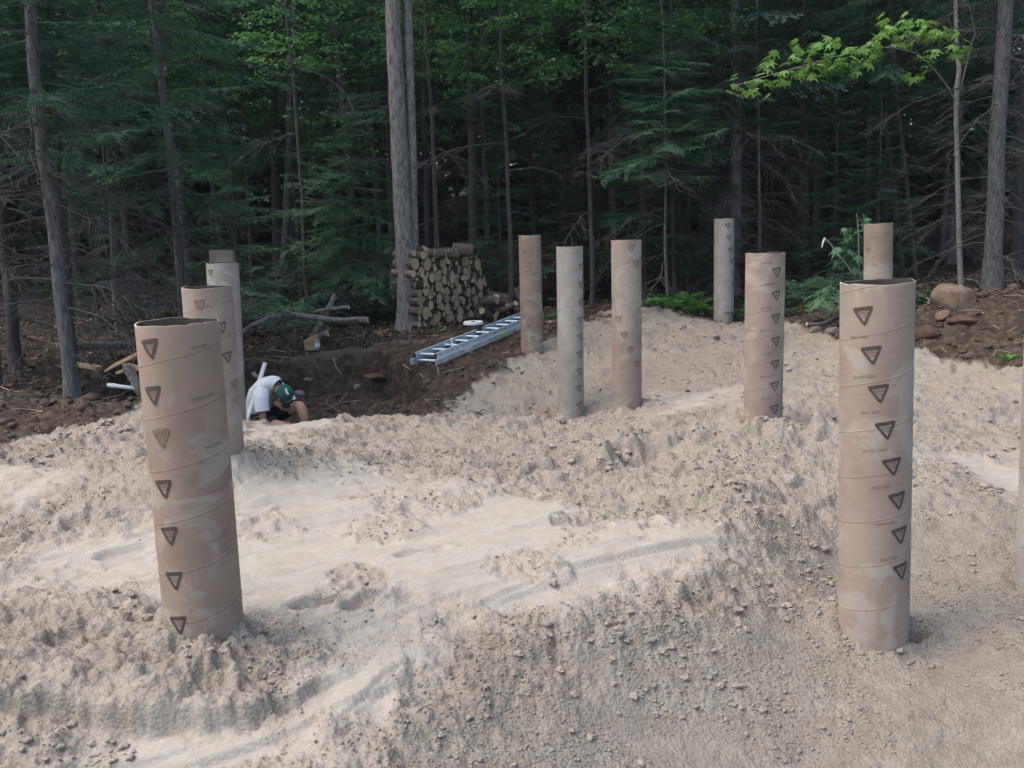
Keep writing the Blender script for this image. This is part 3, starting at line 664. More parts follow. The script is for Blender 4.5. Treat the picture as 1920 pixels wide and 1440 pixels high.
def dead_branch(seed):
    rs = random.Random(seed); tb = TB_(); L = rs.uniform(1.1, 1.9); m = 9; pts = []; y = 0; z = 0; sag = rs.uniform(.15, .55); bend = rs.uniform(-.3, .3)
    for i in range(m):
        t = i/(m-1); pts.append((L*t*(1-.12*t), bend*t*t*L*.5+rs.uniform(-.025, .025), L*(.10*t-sag*t*t)+rs.uniform(-.02, .02)))
    stick(tb, pts, .0095, .003)
    P = np.array(pts)
    for k in range(rs.randint(12, 20)):
        t = rs.uniform(.12, .98); q = t*(m-1); i = min(int(q), m-2); p = P[i]+(P[i+1]-P[i])*(q-i)
        side = rs.choice((-1, 1)); l = rs.uniform(.18, .65)*(1.15-t*.6); an = rs.uniform(.5, 1.15)*side
        dx, dy = math.cos(an), math.sin(an); dz = rs.uniform(-.55, .15); sub = []
        for j in range(5):
            u = j/4; sub.append(p+np.array((dx*l*u, dy*l*u, dz*l*u-.25*l*u*u))+np.array([rs.uniform(-.012, .012) for _ in range(3)])*(j > 0))
        stick(tb, sub, .0045, .002, 3)
        for j in range(rs.randint(1, 4)):
            w_ = rs.randint(1, 4); b = sub[w_]; an2 = an+rs.uniform(-.9, .9); l2 = l*rs.uniform(.2, .5)
            stick(tb, [b, b+np.array((math.cos(an2)*l2, math.sin(an2)*l2, rs.uniform(-.7, .1)*l2))], .003, .0015, 3)
    V, T = tb.arrays(); return tri_mesh('dead_branch', V, T, MT['twig'], True)
DEAD = [dead_branch(100+i) for i in range(9)]

def bough(seed, dens=1.0, flat=1.0):
    """one conifer bough of unit length along +X: flat sprays of needle tufts"""
    rs = random.Random(seed); tb = TB_(); m = 8; sag = rs.uniform(.12, .35); lift = rs.uniform(0, .12); pts = []
    for i in range(m):
        t = i/(m-1); pts.append((t, rs.uniform(-.015, .015), lift*t-sag*t*t+.10*t**4))
    P = np.array(pts); stick(tb, P, .008, .002, 3)
    def at_(t):
        q = t*(m-1); i = min(int(q), m-2); return P[i]+(P[i+1]-P[i])*(q-i)
    nt_ = int(26*dens)
    for k in range(nt_):
        t = .16+.84*(k+rs.random())/nt_; p = at_(t); side = 1 if k % 2 else -1
        l = (.40*(1-.72*t)+.05)*rs.uniform(.6, 1.2); an = rs.uniform(.62, 1.05)*side; dz = rs.uniform(-.35, .05)
        dv = np.array((math.cos(an), math.sin(an), dz)); dv /= np.linalg.norm(dv)
        ns = max(3, int(l/.034))
        for j in range(ns):
            u = (j+.6)/ns; q = p+dv*l*u+np.array((0, 0, -.12*l*u*u))
            for s2 in (-1, 1):
                a2 = an+s2*rs.uniform(.5, .9); le = rs.uniform(.045, .075)*(1.1-.4*u)
                e = np.array((math.cos(a2), math.sin(a2), rs.uniform(-.45, .15)))*le
                wv = np.array((-math.sin(a2), math.cos(a2), rs.uniform(-.5, .5)))*.0075
                tb.add([q-wv, q+wv, q+e], [(0, 1, 2)])
        q = p+dv*l; wv = np.array((-dv[1], dv[0], 0))*.008; tb.add([q-wv, q+wv, q+dv*.05], [(0, 1, 2)])
    return tb.arrays()
BOUGH = [bough(200+i) for i in range(8)]
def conifer_crown(seed, z0, z1, r0, step=.30, per=5, skip=.2, mat='needle', shape=1.0, name='crown'):
    rs = random.Random(seed); Vs = []; Ts = []; n = 0; z = z0
    while z < z1:
        t = (z-z0)/(z1-z0); rad = r0*(1-t)**shape*min(1, .55+t*4)+.15
        a0 = rs.uniform(0, 6.28)
        for k in range(per):
            if rs.random() < skip: continue
            V, T = BOUGH[rs.randrange(len(BOUGH))]; s = rad*rs.uniform(.65, 1.25)
            V = V*np.array((s, min(s, 1.3)*rs.uniform(.8, 1.2), s)); V = rot_x(V, rs.uniform(-.35, .35)); V = rot_y(V, rs.uniform(-.12, .32)-.3*t); V = rot_z(V, a0+k*6.283/per+rs.uniform(-.5, .5))
            V = V+np.array((0, 0, z+rs.uniform(-.15, .15))); Vs.append(V); Ts.append(T+n); n += len(V)
        z += step*rs.uniform(.7, 1.3)
    return tri_mesh(name, np.concatenate(Vs), np.concatenate(Ts), MT[mat])
def leafy_crown(seed, z0, z1, r0, clusters=170, leaves=34, size=.085, mat='leaf', limbs=True):
    """broadleaf crown: flat layered sprays of folded leaves on twigs, gaps between"""
    rs = np.random.default_rng(seed); tb = TB_()
    for c in range(clusters):
        u = rs.uniform(0, 1); z = z0+(z1-z0)*u; prof = (math.sin(math.pi*min(.97, .12+u*.85)))**.6
        a = rs.uniform(0, 6.28); rr = r0*prof*math.sqrt(rs.uniform(.08, 1)); cx, cy = rr*math.cos(a), rr*math.sin(a)
        sx = rs.uniform(.25, .55); tilt = rs.normal(0, .18, 2); n = int(leaves*rs.uniform(.5, 1.4)); q = rs.normal(0, .5, (n, 2))*sx
        zz = z+q[:, 0]*tilt[0]+q[:, 1]*tilt[1]-.25*(q**2).sum(1)+rs.normal(0, .03, n)
        ctr = np.stack([cx+q[:, 0], cy+q[:, 1], zz], 1); an = np.arctan2(q[:, 1], q[:, 0])+rs.normal(0, .8, n)
        L = size*rs.uniform(.6, 1.25, n); W = L*.36; dr = rs.uniform(-.75, .1, n)
        fx = np.stack([np.cos(an)*np.cos(dr), np.sin(an)*np.cos(dr), np.sin(dr)], 1); sd = np.stack([-np.sin(an), np.cos(an), rs.normal(0, .35, n)], 1)
        b = ctr; tip = ctr+fx*L[:, None]; l = ctr+fx*(L*.5)[:, None]+sd*W[:, None]; r = ctr+fx*(L*.5)[:, None]-sd*W[:, None]; mid = ctr+fx*(L*.5)[:, None]-np.array((0, 0, 1))*(W*.3)[:, None]
        V = np.stack([b, l, tip, r, mid], 1).reshape(-1, 3); o = (np.arange(n)*5)[:, None]
        T = np.concatenate([o+np.array(t_) for t_ in ((0, 4, 1), (1, 4, 2), (0, 3, 4), (3, 2, 4))]); tb.add(V, T)
    V, T = tb.arrays(); return tri_mesh('crown', V, T, MT[mat])
def trunk_mesh(path, r0, r1, mat, n=12, flare=1.35, seed=0):
    rs = random.Random(seed); mb = MB(); P = [Vector(p) for p in path]; m = len(P); L = (P[-1]-P[0]).length
    rad = []
    for i, p in enumerate(P):
        t = (p-P[0]).length/L; rad.append((r0+(r1-r0)*t)*(1+(flare-1)*math.exp(-(p-P[0]).length/.25))*(1+rs.uniform(-.03, .03)))
    mb.tube(P, rad, n, True, wob=.05); return mb.mesh('trunk', MT[mat])
CROWN = {'spruce': [conifer_crown(300+i, 0, 10, 1.9) for i in range(3)],
         'blue': [conifer_crown(310+i, 0, 10, 2.0, mat='needle_blue') for i in range(2)],
         'leafy': [leafy_crown(320+i, 0, 6.5, 2.3) for i in range(3)],
         'edge': [leafy_crown(360+i, 0, 5.5, 1.9, 150, 34, .115, 'leaf_edge') for i in range(2)],
         'low': [conifer_crown(330+i, 0, 4.5, 1.25, .26, 6, .1, 'needle') for i in range(2)],
         'fir': [conifer_crown(340, 0, 3.0, 1.15, .19, 7, .05, 'needle_bright', .8)]}

TREE_N = [0]
def make_tree(name, label, base, top_px, Y, dia, bark, crown=None, cz=3.0, cs=1.0, dead=(0, 0, 0), H=12, group=None, kink=None, cat='tree', rend=.35, sparse=None, seed=None):
    """base = (px, py) where the trunk meets the soil; top_px = where it crosses py=0 (None: upright)"""
    TREE_N[0] += 1; sd = seed or TREE_N[0]*7; rs = random.Random(sd)
    b = onground(base[0], base[1], Y, -.06); o = empty(name, b, 0)
    if top_px is None: tv = Vector((rs.uniform(-.02, .02), rs.uniform(-.02, .02), 1))
    else:
        q = at(top_px, 0, Y); tv = Vector(q-b)
        tv = tv/tv.z
    path = []; steps = 14
    for i in range(steps+1):
        z = H*(i/steps)**1.2; wb = .02*math.sin(z*1.3+sd)+.012*math.sin(z*3.1+sd*2)
        x, y = tv.x*z*(1 if z < 6 else 1)+wb, tv.y*z+wb*.5
        path.append((x, y, z))
    if kink: path = kink
    link('trunk', trunk_mesh(path, dia/2, dia/2*rend*.6, bark, seed=sd), o)
    def ax(z):
        for i in range(len(path)-1):
            if path[i][2] <= z <= path[i+1][2]:
                t = (z-path[i][2])/(path[i+1][2]-path[i][2]); return [path[i][j]+(path[i+1][j]-path[i][j])*t for j in range(3)]
        return path[-1]
    if crown:
        kinds = CROWN[crown]; p = ax(cz)
        c = link('crown', kinds[rs.randrange(len(kinds))], o, p, (math.atan2(-tv.y, 1), math.atan2(tv.x, 1), rs.uniform(0, 6.28)), cs)
    nd, z0, z1 = dead
    for i in range(nd):
        z = z0+(z1-z0)*(i+rs.random())/nd; s = rs.uniform(.55, 1.25)
        link('dead_branch', DEAD[rs.randrange(len(DEAD))], o, ax(z), (rs.uniform(-.4, .4), rs.uniform(-.25, .35), rs.uniform(0, 6.28)), s)
    if group: o['group'] = group
    tag(o, label, cat); return o

# trees one can single out along the forest edge
make_tree('spruce_tree', 'lichen-grey leaning spruce with dead lower limbs at the edge of the dug soil', (132, 748), 55, 9.9, .15, 'bark_lichen', 'spruce', 2.6, .8, (34, .5, 3.3), 12)
make_tree('spruce_tree', 'slim dead-limbed conifer just behind the lichen-grey leaning spruce', (138, 690), 88, 11.8, .085, 'bark_dark', 'spruce', 3.6, .6, (22, .4, 3.4), 11)
make_tree('spruce_tree', 'dark dead-limbed conifer in the litter beyond the leaning spruce', (28, 690), -22, 11.6, .15, 'bark_dark', 'spruce', 3.2, .8, (26, .5, 3.4), 12)
make_tree('spruce_tree', 'thin dark trunk rising from litter on the far side of the leaning spruce', (-8, 720), -40, 10.8, .11, 'bark_dark', 'blue', 3.2, .7, (14, .5, 3.2), 11)
make_tree('spruce_tree', 'grey spruce whose bare limbs fan out low behind the row of overlapping tubes', (348, 610), 288, 13.2, .135, 'bark_lichen', 'spruce', 2.5, .95, (44, .7, 3.4), 13)
make_tree('dead_sapling', 'pale dead sapling leaning among litter between two grey spruces', (222, 618), 165, 13.4, .05, 'bark_pale', None, 0, 1, (8, .4, 2.2), 3.2, cat='sapling')
make_tree('maple_tree', 'crooked dark maple trunk with lime leaf clusters high on it', (523, 520), 553, 18.5, .19, 'bark_lichen', 'leafy', 4.6, .75, (6, 2, 5), 11)
make_tree('spruce_tree', 'dark trunk glimpsed just beside the log stack behind the twin-trunked tree', (800, 540), 796, 18.5, .15, 'bark_dark', 'spruce', 3.4, 1, (24, .5, 4), 13)
make_tree('spruce_tree', 'straight slim grey conifer rising behind the firewood stack', (915, 548), 902, 18.0, .115, 'bark_lichen', 'spruce', 3.2, .9, (30, .5, 4.4), 13)
make_tree('spruce_tree', 'slim dark conifer behind the greyest tube', (1090, 540), 1068, 19.5, .11, 'bark_dark', 'spruce', 3.4, .9, (20, .5, 4.2), 13)
make_tree('spruce_tree', 'dark straight conifer between the greyest tube and the pinkish tube', (1113, 545), 1108, 20.5, .12, 'bark_dark', 'spruce', 3.8, .9, (18, .5, 4), 13)
make_tree('spruce_tree', 'grey-brown conifer directly behind the pinkish tube', (1155, 545), 1135, 19.0, .13, 'bark_lichen', 'spruce', 3.9, .9, (18, .5, 4), 13)
make_tree('spruce_tree', 'broad dark trunk in shade behind the pinkish tube', (1168, 530), 1158, 22.0, .25, 'bark_dark', 'spruce', 4.8, 1.1, (14, .8, 4), 14)
make_tree('fir_sapling', 'slender pale young fir rising out of the bright ferns', (1252, 572), 1241, 15.4, .055, 'bark_lichen', 'fir', 2.2, .95, (20, .5, 3.6), 6, cat='sapling')
make_tree('spruce_tree', 'large grey spruce with a shaggy skirt of dead limbs behind the far mound', (1376, 575), 1381, 16.6, .24, 'bark_lichen', 'blue', 3.1, 1.0, (70, .4, 4.6), 14)
make_tree('spruce_tree', 'thin bare conifer stem next to the large shaggy spruce', (1424, 560), 1420, 16.2, .065, 'bark_lichen', 'low', 3.0, .7, (18, .4, 3.2), 7)
make_tree('spruce_tree', 'dim dark trunk in deep shade behind the broken sapling', (1507, 545), 1508, 19.5, .17, 'bark_dark', 'spruce', 2.9, 1, (18, .5, 3.5), 13)
make_tree('spruce_tree', 'leaning dark stem beyond the ragged-rimmed tube', (1716, 545), 1668, 17.5, .10, 'bark_dark', 'spruce', 3.6, .8, (18, .5, 3.6), 11)
make_tree('spruce_tree', 'second dark stem in the shade beyond the ragged-rimmed tube', (1690, 540), 1640, 19.0, .12, 'bark_dark', 'spruce', 3.4, .9, (16, .5, 3.6), 12)
make_tree('spruce_tree', 'stout smooth grey spruce trunk behind the boulder bank', (1858, 552), 1885, 13.6, .25, 'bark_lichen', 'spruce', 4.6, 1.0, (46, .5, 4.6), 14)
make_tree('spruce_tree', 'bare-limbed dark conifer just past the stout grey spruce', (1960, 560), 1985, 14.5, .2, 'bark_dark', 'spruce', 4.4, 1.0, (36, .4, 4.6), 14)
make_tree('fir_sapling', 'bushy bright green young fir beside the twin-trunked tree', (662, 600), 660, 15.9, .06, 'bark_dark', 'fir', .7, 1.08, (6, .2, .9), 3.6, cat='sapling')

for px, Y, cz, sc, lb in [(580, 15.8, 4.25, .6, 'broadleaf tree with light green leaves between the grey spruce and twin trunks'), (822, 15.6, 4.0, .42, 'slim broadleaf whose leaf tufts show just beside the twin trunks'),
        (960, 16.0, 3.9, .75, 'bright broadleaf tree arching above the firewood stack'), (1110, 15.8, 3.75, .8, 'bright broadleaf tree spreading above the greyest and pinkish tubes'), (1262, 16.2, 4.0, .7, 'bright broadleaf tree behind the slender young fir'),
        (1330, 16.8, 4.6, .6, 'high green broadleaf crown next to the large shaggy spruce'), (425, 17.5, 3.9, .6, 'dim broadleaf tree behind the spruce with fanned bare limbs')]:
    make_tree('broadleaf_tree', lb, (px, 570), None, Y, .09, 'bark_dark', 'edge', cz, sc, (4, 1.5, cz), 9.5)
# the twin-trunked tree by the firewood
def twin_tree():
    b = onground(765, 618, 14.9, -.08); o = empty('twin_trunk_tree', b)
    def run(pix, Yo, r, seed, nm):
        rs = random.Random(seed); P = [Vector(at(px, py, 14.9+Yo)-b) for px, py in pix]
        tv = (P[-1]-P[-2]).normalized(); P.append(P[-1]+tv*3); P.append(P[-1]+tv*5)
        Q = []
        for i in range(len(P)-1):
            for k in range(5): Q.append(P[i].lerp(P[i+1], k/5))
        Q.append(P[-1]); Q[0].z = -.05
        mb = MB(); mb.tube(Q, [r*(1-.45*i/(len(Q)-1))*(1+.45*math.exp(-max(0, Q[i].z)/.18))*(1+.03*math.sin(i*1.9+seed)) for i in range(len(Q))], 18, wob=.045)
        m = mb.build(nm, MT['bark_pale'], o); return Q
    q1 = run([(764, 620), (762, 520), (755, 400), (748, 250), (740, 100), (736, 0)], 0, .165, 1, 'trunk')
    q2 = run([(779, 615), (776, 520), (774, 400), (772, 250), (767, 100), (765, 0)], .12, .095, 2, 'trunk')
    top = q1[-2]
    link('crown', CROWN['leafy'][0], o, (top.x, top.y, 7.5), None, 1.3)
    for (px, py, rz, s) in ((730, 205, 3.0, .6), (728, 195, 3.4, .5), (785, 330, .1, .4)):
        p = Vector(at(px+12, py, 14.85)-b); link('dead_branch', DEAD[3], o, p, (0, -.2, rz), s)
    tag(o, 'twin pale grey trunks growing from one base next to the firewood stack', 'tree')
twin_tree()

# maple leaf shape, shared by every single leaf that can be picked out
def maple_leaf(mat, seed):
    rs = random.Random(seed)
    lob = [(0, 1.0, .55), (.62, .80, .45), (-.62, .80, .45), (1.35, .5, .33), (-1.35, .5, .33)]
    out = []; order = [(-1.35, .52), (-1.0, .36), (-.62, .86), (-.30, .45), (0, 1.05), (.30, .45), (.62, .86), (1.0, .36), (1.35, .52), (2.3, .22)]
    V = [(0, 0, 0)]
    for a, r_ in order:
        rr = r_*rs.uniform(.9, 1.1); V.append((rr*math.cos(a), rr*math.sin(a), -.22*rr*rr-.10*abs(math.sin(a))*rr))
    V.append((.22*math.cos(-2.3), .22*math.sin(-2.3), 0)); n = len(V)-1
    mb = MB(); mb.add(V, [(0, i, i+1) for i in range(1, n)]+[(0, n, 1)]); return mb.mesh('leaf', MT[mat], False)
LEAF_LIME = [maple_leaf('leaf_lime', i) for i in range(3)]; LEAF_TEAL = [maple_leaf('leaf_teal', 5+i) for i in range(3)]

def maple_with_branch():
    Y = 14.0; b = onground(1802, 532, Y, -.05); o = empty('maple_sapling', b)
    pix = [(1802, 536), (1799, 470), (1797, 380), (1795, 300), (1793, 225), (1794, 165), (1799, 130), (1794, 95), (1793, 40), (1791, -40), (1788, -200), (1785, -420)]
    P = [Vector(at(px, py, Y)-b) for px, py in pix]; mb = MB(); mb.tube(P, [.045, .04, .037, .036, .035, .036, .034, .031, .029, .027, .02, .01], 9, wob=.04)
    mb.build('trunk', MT['bark_birch'], o); rs = random.Random(5)
    def limb(pix, Y0, Y1, r0, nm='branch'):
        Q = [at(px, py, Y0+(Y1-Y0)*i/(len(pix)-1))-b for i, (px, py) in enumerate(pix)]; mb = MB(); mb.tube(Q, [r0*(1-.75*i/(len(Q)-1)) for i in range(len(Q))], 5); return mb.build(nm, MT['bark_birch'], o), Q
    l1, Q = limb([(1792, 190), (1775, 160), (1750, 128), (1720, 100), (1670, 88), (1620, 92), (1560, 108), (1500, 125), (1440, 142), (1375, 162)], Y, Y-1.0, .014)
    l2, Q2 = limb([(1750, 128), (1700, 78), (1650, 62)], Y-.3, Y-1.1, .007)
    l3, Q3 = limb([(1795, 190), (1815, 110), (1828, 60), (1815, 0)], Y, Y-.1, .012)
    # leaves in clumps along the limb (photo positions give direction, limb gives depth)
    def spray(parent, x0, y0, x1, y1, n, Yc, sp=10, mesh=LEAF_LIME, s=(.11, .18)):
        for i in range(n):
            t = rs.random(); p = at(x0+(x1-x0)*t+rs.gauss(0, sp*.7), y0+(y1-y0)*t+rs.gauss(0, sp), Yc+rs.gauss(0, .22))-b
            link('leaf', rs.choice(mesh), parent, p, (rs.gauss(0, .3), rs.uniform(.05, .6), rs.uniform(0, 6.28)), rs.uniform(*s))
    for a in [(1370, 165, 1470, 148, 28), (1460, 142, 1560, 118, 44), (1490, 98, 1560, 78, 24), (1520, 122, 1640, 112, 48), (1560, 96, 1660, 84, 32), (1640, 46, 1745, 48, 36),
              (1640, 72, 1800, 66, 44), (1720, 112, 1810, 92, 22), (1710, 150, 1740, 132, 10), (1425, 112, 1450, 114, 8)]: spray(l1, *a, Y-.7)
    tag(o, 'thin crooked maple with one long bright lime-leaved branch above the boulder bank', 'sapling')
maple_with_branch()
def broken_sapling():
    Y = 12.9; b = onground(1612, 560, Y, -.04); o = empty('maple_sapling', b); rs = random.Random(9)
    P = [Vector(at(px, py, Y)-b) for px, py in [(1612, 565), (1611, 520), (1610, 460), (1608, 415), (1606, 400)]]; mb = MB(); mb.tube(P, [.014, .012, .01, .008, .004], 6); mb.build('stem', MT['bark_birch'], o)
    P = [Vector(at(px, py, Y-.1)-b) for px, py in [(1608, 530), (1590, 500), (1570, 475), (1556, 456), (1547, 448)]]; mb = MB(); mb.tube(P, [.013, .012, .011, .01, .009], 6); br = mb.build('broken_stem', MT['bark_birch'], o)
    P = [Vector(at(px, py, Y-.1)-b) for px, py in [(1547, 446), (1543, 455), (1541, 464)]]; mb = MB(); mb.tube(P, [.014, .012, .006], 6); mb.build('bare_wood', MT['white_sticker'], br)
    for cx, cy, n, sp in [(1605, 428, 12, 10), (1618, 405, 6, 7), (1580, 468, 16, 9), (1598, 480, 14, 9), (1575, 492, 12, 9), (1600, 510, 12, 9), (1590, 455, 8, 8)]:
        for i in range(n):
            p = at(cx+rs.gauss(0, sp), cy+rs.gauss(0, sp*.7), Y+rs.gauss(0, .12))-b
            link('leaf', rs.choice(LEAF_TEAL), o, p, (rs.gauss(0, .4), rs.uniform(.1, .9), rs.uniform(0, 6.28)), rs.uniform(.10, .17))
    tag(o, 'cool green maple sapling with a snapped white-tipped stem behind the tall tube', 'sapling')
broken_sapling()

# trees filling the wood behind
def back_trees():
    rs = random.Random(21); done = []
    for i in range(92):
        for _ in range(40):
            Y = rs.uniform(17.5, 36); px = rs.uniform(-180, 2100); p = at(px, 500, Y)
            if all(math.hypot(p[0]-q[0], p[1]-q[1]) > 1.35 for q in done): break
        done.append((p[0], p[1])); c = rs.random(); gz_ = gz(p[0], p[1])
        o = empty('conifer' if c < .68 else 'broadleaf_tree', (p[0], p[1], gz_-.1)); H = rs.uniform(10, 15)
        lean = (rs.uniform(-.03, .03), rs.uniform(-.03, .03))
        path = [(lean[0]*H*t/8+.03*math.sin(t+i), lean[1]*H*t/8, H*t/8) for t in range(9)]
        tr = rs.uniform(.05, .13); bk = 'bark_dark' if rs.random() < .75 else 'bark_lichen'; desc = ('slim ' if tr < .08 else 'stout ' if tr > .11 else 'middling ')+('dark-barked ' if bk == 'bark_dark' else 'grey-barked ')
        link('trunk', trunk_mesh(path, tr, .02, bk, 8, seed=i), o)
        if c < .68:
            cz = rs.uniform(1.6, 4.2) if Y > 21 else rs.uniform(3.0, 4.5)
            link('crown', rs.choice(CROWN['spruce']+CROWN['blue']), o, (0, 0, cz), (0, 0, rs.uniform(0, 6.3)), (rs.uniform(.9, 1.25),)*2+(rs.uniform(.8, 1.0),))
            for k in range(rs.randint(6, 12)): link('dead_branch', rs.choice(DEAD), o, (0, 0, rs.uniform(.4, cz)), (rs.uniform(-.4, .4), rs.uniform(-.2, .3), rs.uniform(0, 6.28)), rs.uniform(.6, 1.1))
            tag(o, desc+'conifer standing '+('among the first shaded rows of the forest' if Y < 24 else 'deep in the shaded forest'), 'tree', 'conifers deep in the forest')
        else:
            link('crown', rs.choice(CROWN['leafy']), o, (0, 0, rs.uniform(2.6, 4.8)), (0, 0, rs.uniform(0, 6.3)), rs.uniform(.9, 1.3))
            tag(o, desc+'green-leaved broadleaf '+('among the first shaded rows of the forest' if Y < 24 else 'deep in the shaded forest'), 'tree', 'broadleaf trees deep in the forest')
back_trees()
# lighter broadleaf trees showing high between the conifers
for px, Y, cz, s in [(1000, 20.5, 3.7, .95), (1130, 22, 4.0, 1.1), (1270, 19.5, 3.6, .7), (860, 24, 4.6, 1.1), (560, 21, 4.4, .8), (690, 23, 4.3, 1.0), (1215, 25, 4.6, 1.1)]:
    p = at(px, 500, Y); o = empty('broadleaf_tree', (p[0], p[1], gz(p[0], p[1])-.1)); path = [(.05*math.sin(t+px), .03*t, 11*t/8) for t in range(9)]
    link('trunk', trunk_mesh(path, .07, .02, 'bark_dark', 8, seed=int(px)), o); link('crown', CROWN['leafy'][int(px) % 3], o, (0, 0, cz), (0, 0, px*.37), s)
    tag(o, 'broadleaf tree with sunlit green sprays high behind the log stack and tubes', 'tree', 'broadleaf trees behind the clearing')
for px, Y, s in [(600, 17.2, .8), (940, 17.3, .8), (1210, 17.0, 1.0), (1290, 16.6, .9), (1560, 16.5, .75), (1640, 16.2, .7), (450, 16.8, .8), (1060, 18.4, .8), (180, 15.5, .7)]:
    p = at(px, 560, Y); o = empty('young_conifer', (p[0], p[1], gz(p[0], p[1])-.05))
    link('trunk', trunk_mesh([(0, 0, 0), (.02, 0, 1.5), (.03, .02, 3), (0, 0, 4.8*s)], .035, .008, 'bark_dark', 7, seed=int(px)), o)
    link('crown', CROWN['low'][int(px) % 2], o, (0, 0, .7*s), (0, 0, px*.21), s); tag(o, 'young dark green conifer growing low at the forest edge', 'sapling', 'young conifers of the understorey')

# the far wood that reads as one mass
def far_wood():
    rs = np.random.default_rng(77); n = 130000; a = rs.uniform(-1.1, 1.1, n); r = rs.uniform(31, 52, n)
    X = np.sin(a)*r; Y = np.cos(a)*r; Z = base_h(X, Y)+rs.uniform(0, 1, n)**.9*15
    k = fbm(X*.35+Z*.2, Z*.5+Y*.1, 3, 5) > -.45; X, Y, Z = X[k], Y[k], Z[k]; n = len(X)
    q = rs.normal(0, 1, (n, 3, 3))*np.array((.40, .40, .22)); V = (np.stack([X, Y, Z], 1)[:, None]+q).reshape(-1, 3)
    T = np.arange(n*3).reshape(-1, 3); o = link('far_wood', tri_mesh('far_wood', V, T, MT['needle'])); tag(o, 'far dark wood closing the view behind the nearer trees', 'wood', kind='stuff')
far_wood()

# ------------------------------------------------------------------ firewood stack
def log_mesh(seed, half=False):
    rs = random.Random(seed); mb = MB(); n = 14; k = [1+rs.uniform(-.09, .09) for _ in range(n)]
    zs = [-.5, -.49, -.17, .17, .49, .5]; V = []
    for j, z in enumerate(zs):
        for i in range(n):
            a = 2*math.pi*i/n; r = k[i]*(.95 if j in (0, 5) else 1)*(1+.02*math.sin(z*9+i)); x, y = r*math.cos(a), r*math.sin(a)
            if half: y = max(y, -.12)
            V.append((x, y, z))
    mb.add(V, [(j*n+i, j*n+(i+1) % n, (j+1)*n+(i+1) % n, (j+1)*n+i) for j in range(5) for i in range(n)], 0)
    mb.f += [tuple(reversed(range(n))), tuple(range(5*n, 6*n))]; mb.m += [1, 1]
    me = mb.mesh('firewood_log', [MT['logbark'], MT['woodend']], True)
    for p in me.polygons:
        if len(p.vertices) > 4: p.use_smooth = False
    return me
LOGS = [log_mesh(i) for i in range(6)]+[log_mesh(20+i, True) for i in range(2)]
def place_log(c, axis, r, L, label, group=None, cat='log', spin=None):
    o = link('firewood_log', random.choice(LOGS), None, c); ax = Vector([float(q) for q in axis]).normalized()
    o.rotation_mode = 'QUATERNION'; o.rotation_quaternion = ax.to_track_quat('Z', 'Y') @ Euler((0, 0, random.uniform(0, 6.28) if spin is None else spin)).to_quaternion()
    o.scale = (r, r, L); tag(o, label, cat, group); return o
def firewood():
    p0 = onground(778, 624, 14.75); p1 = onground(906, 600, 16.7); e = (p1-p0)[:2]; Lr = np.linalg.norm(e); e = e/Lr; nrm = np.array((e[1], -e[0]))
    rs = random.Random(3); got = []
    for rad, tries in ((.105, 30), (.09, 160), (.076, 600), (.064, 1500), (.052, 3000), (.041, 5000), (.031, 5000)):
        for _ in range(tries):
            r = rad*rs.uniform(.88, 1.08); u = rs.uniform(0, Lr); top = 1.30 if u < Lr*.78 else 1.30-(u-Lr*.78)/(Lr*.22)*.55
            v = rs.uniform(r, max(top-r, r+.01))
            if all((u-a)**2+(v-b)**2 > ((r+c)*.93)**2 for a, b, c in got): got.append((u, v, r))
    got = sorted(got, key=lambda q: -q[2])[:285]
    for u, v, r in got:
        L = rs.uniform(.38, .44); off = rs.uniform(-.05, .05); g = p0[2]+(p1[2]-p0[2])*u/Lr
        c = (p0[0]+e[0]*u+nrm[0]*(off-.12), p0[1]+e[1]*u+nrm[1]*(off-.12), g+v-.02)
        place_log(c, (nrm[0]+rs.gauss(0, .05), nrm[1]+rs.gauss(0, .05), rs.gauss(0, .04)), r, L, ('thick' if r > .09 else 'thin' if r < .055 else 'medium')+' cut log '+('low in' if v < .4 else 'high in' if v > .9 else 'halfway up')+' the tall firewood stack beside the twin-trunked tree', 'logs of the firewood stack')
    for px, py, Y, r, L, ax, lb in [(868, 468, 15.9, .105, .34, (1, .15, -.1), 'thick grey log lying crosswise on top of the firewood stack'), (813, 477, 15.2, .07, .36, (1, .3, -.05), 'pale log laid flat along the top of the firewood stack'),
            (787, 470, 15.0, .07, .3, (.7, -.6, .35), 'log tilted on the stack corner against the twin trunks'), (842, 479, 15.6, .06, .34, (1, .2, -.12), 'narrow log lying on the stack top under the thick grey log')]:
        place_log(at(px, py, Y), ax, r, L, lb)
    for i in range(22):
        t = rs.random(); px = 912+66*t; Y = 15.6+1.2*rs.random(); b = onground(px, 590, Y); hgt = rs.random()**1.3*.42*(1-.3*abs(t-.4))
        a = rs.uniform(0, 3.14); place_log((b[0], b[1], b[2]+.06+hgt), (math.cos(a), math.sin(a), rs.gauss(0, .35)), rs.uniform(.045, .085), rs.uniform(.3, .45), 'log tumbled in the loose heap between the firewood stack and ladder tube', 'logs of the loose heap')
firewood()

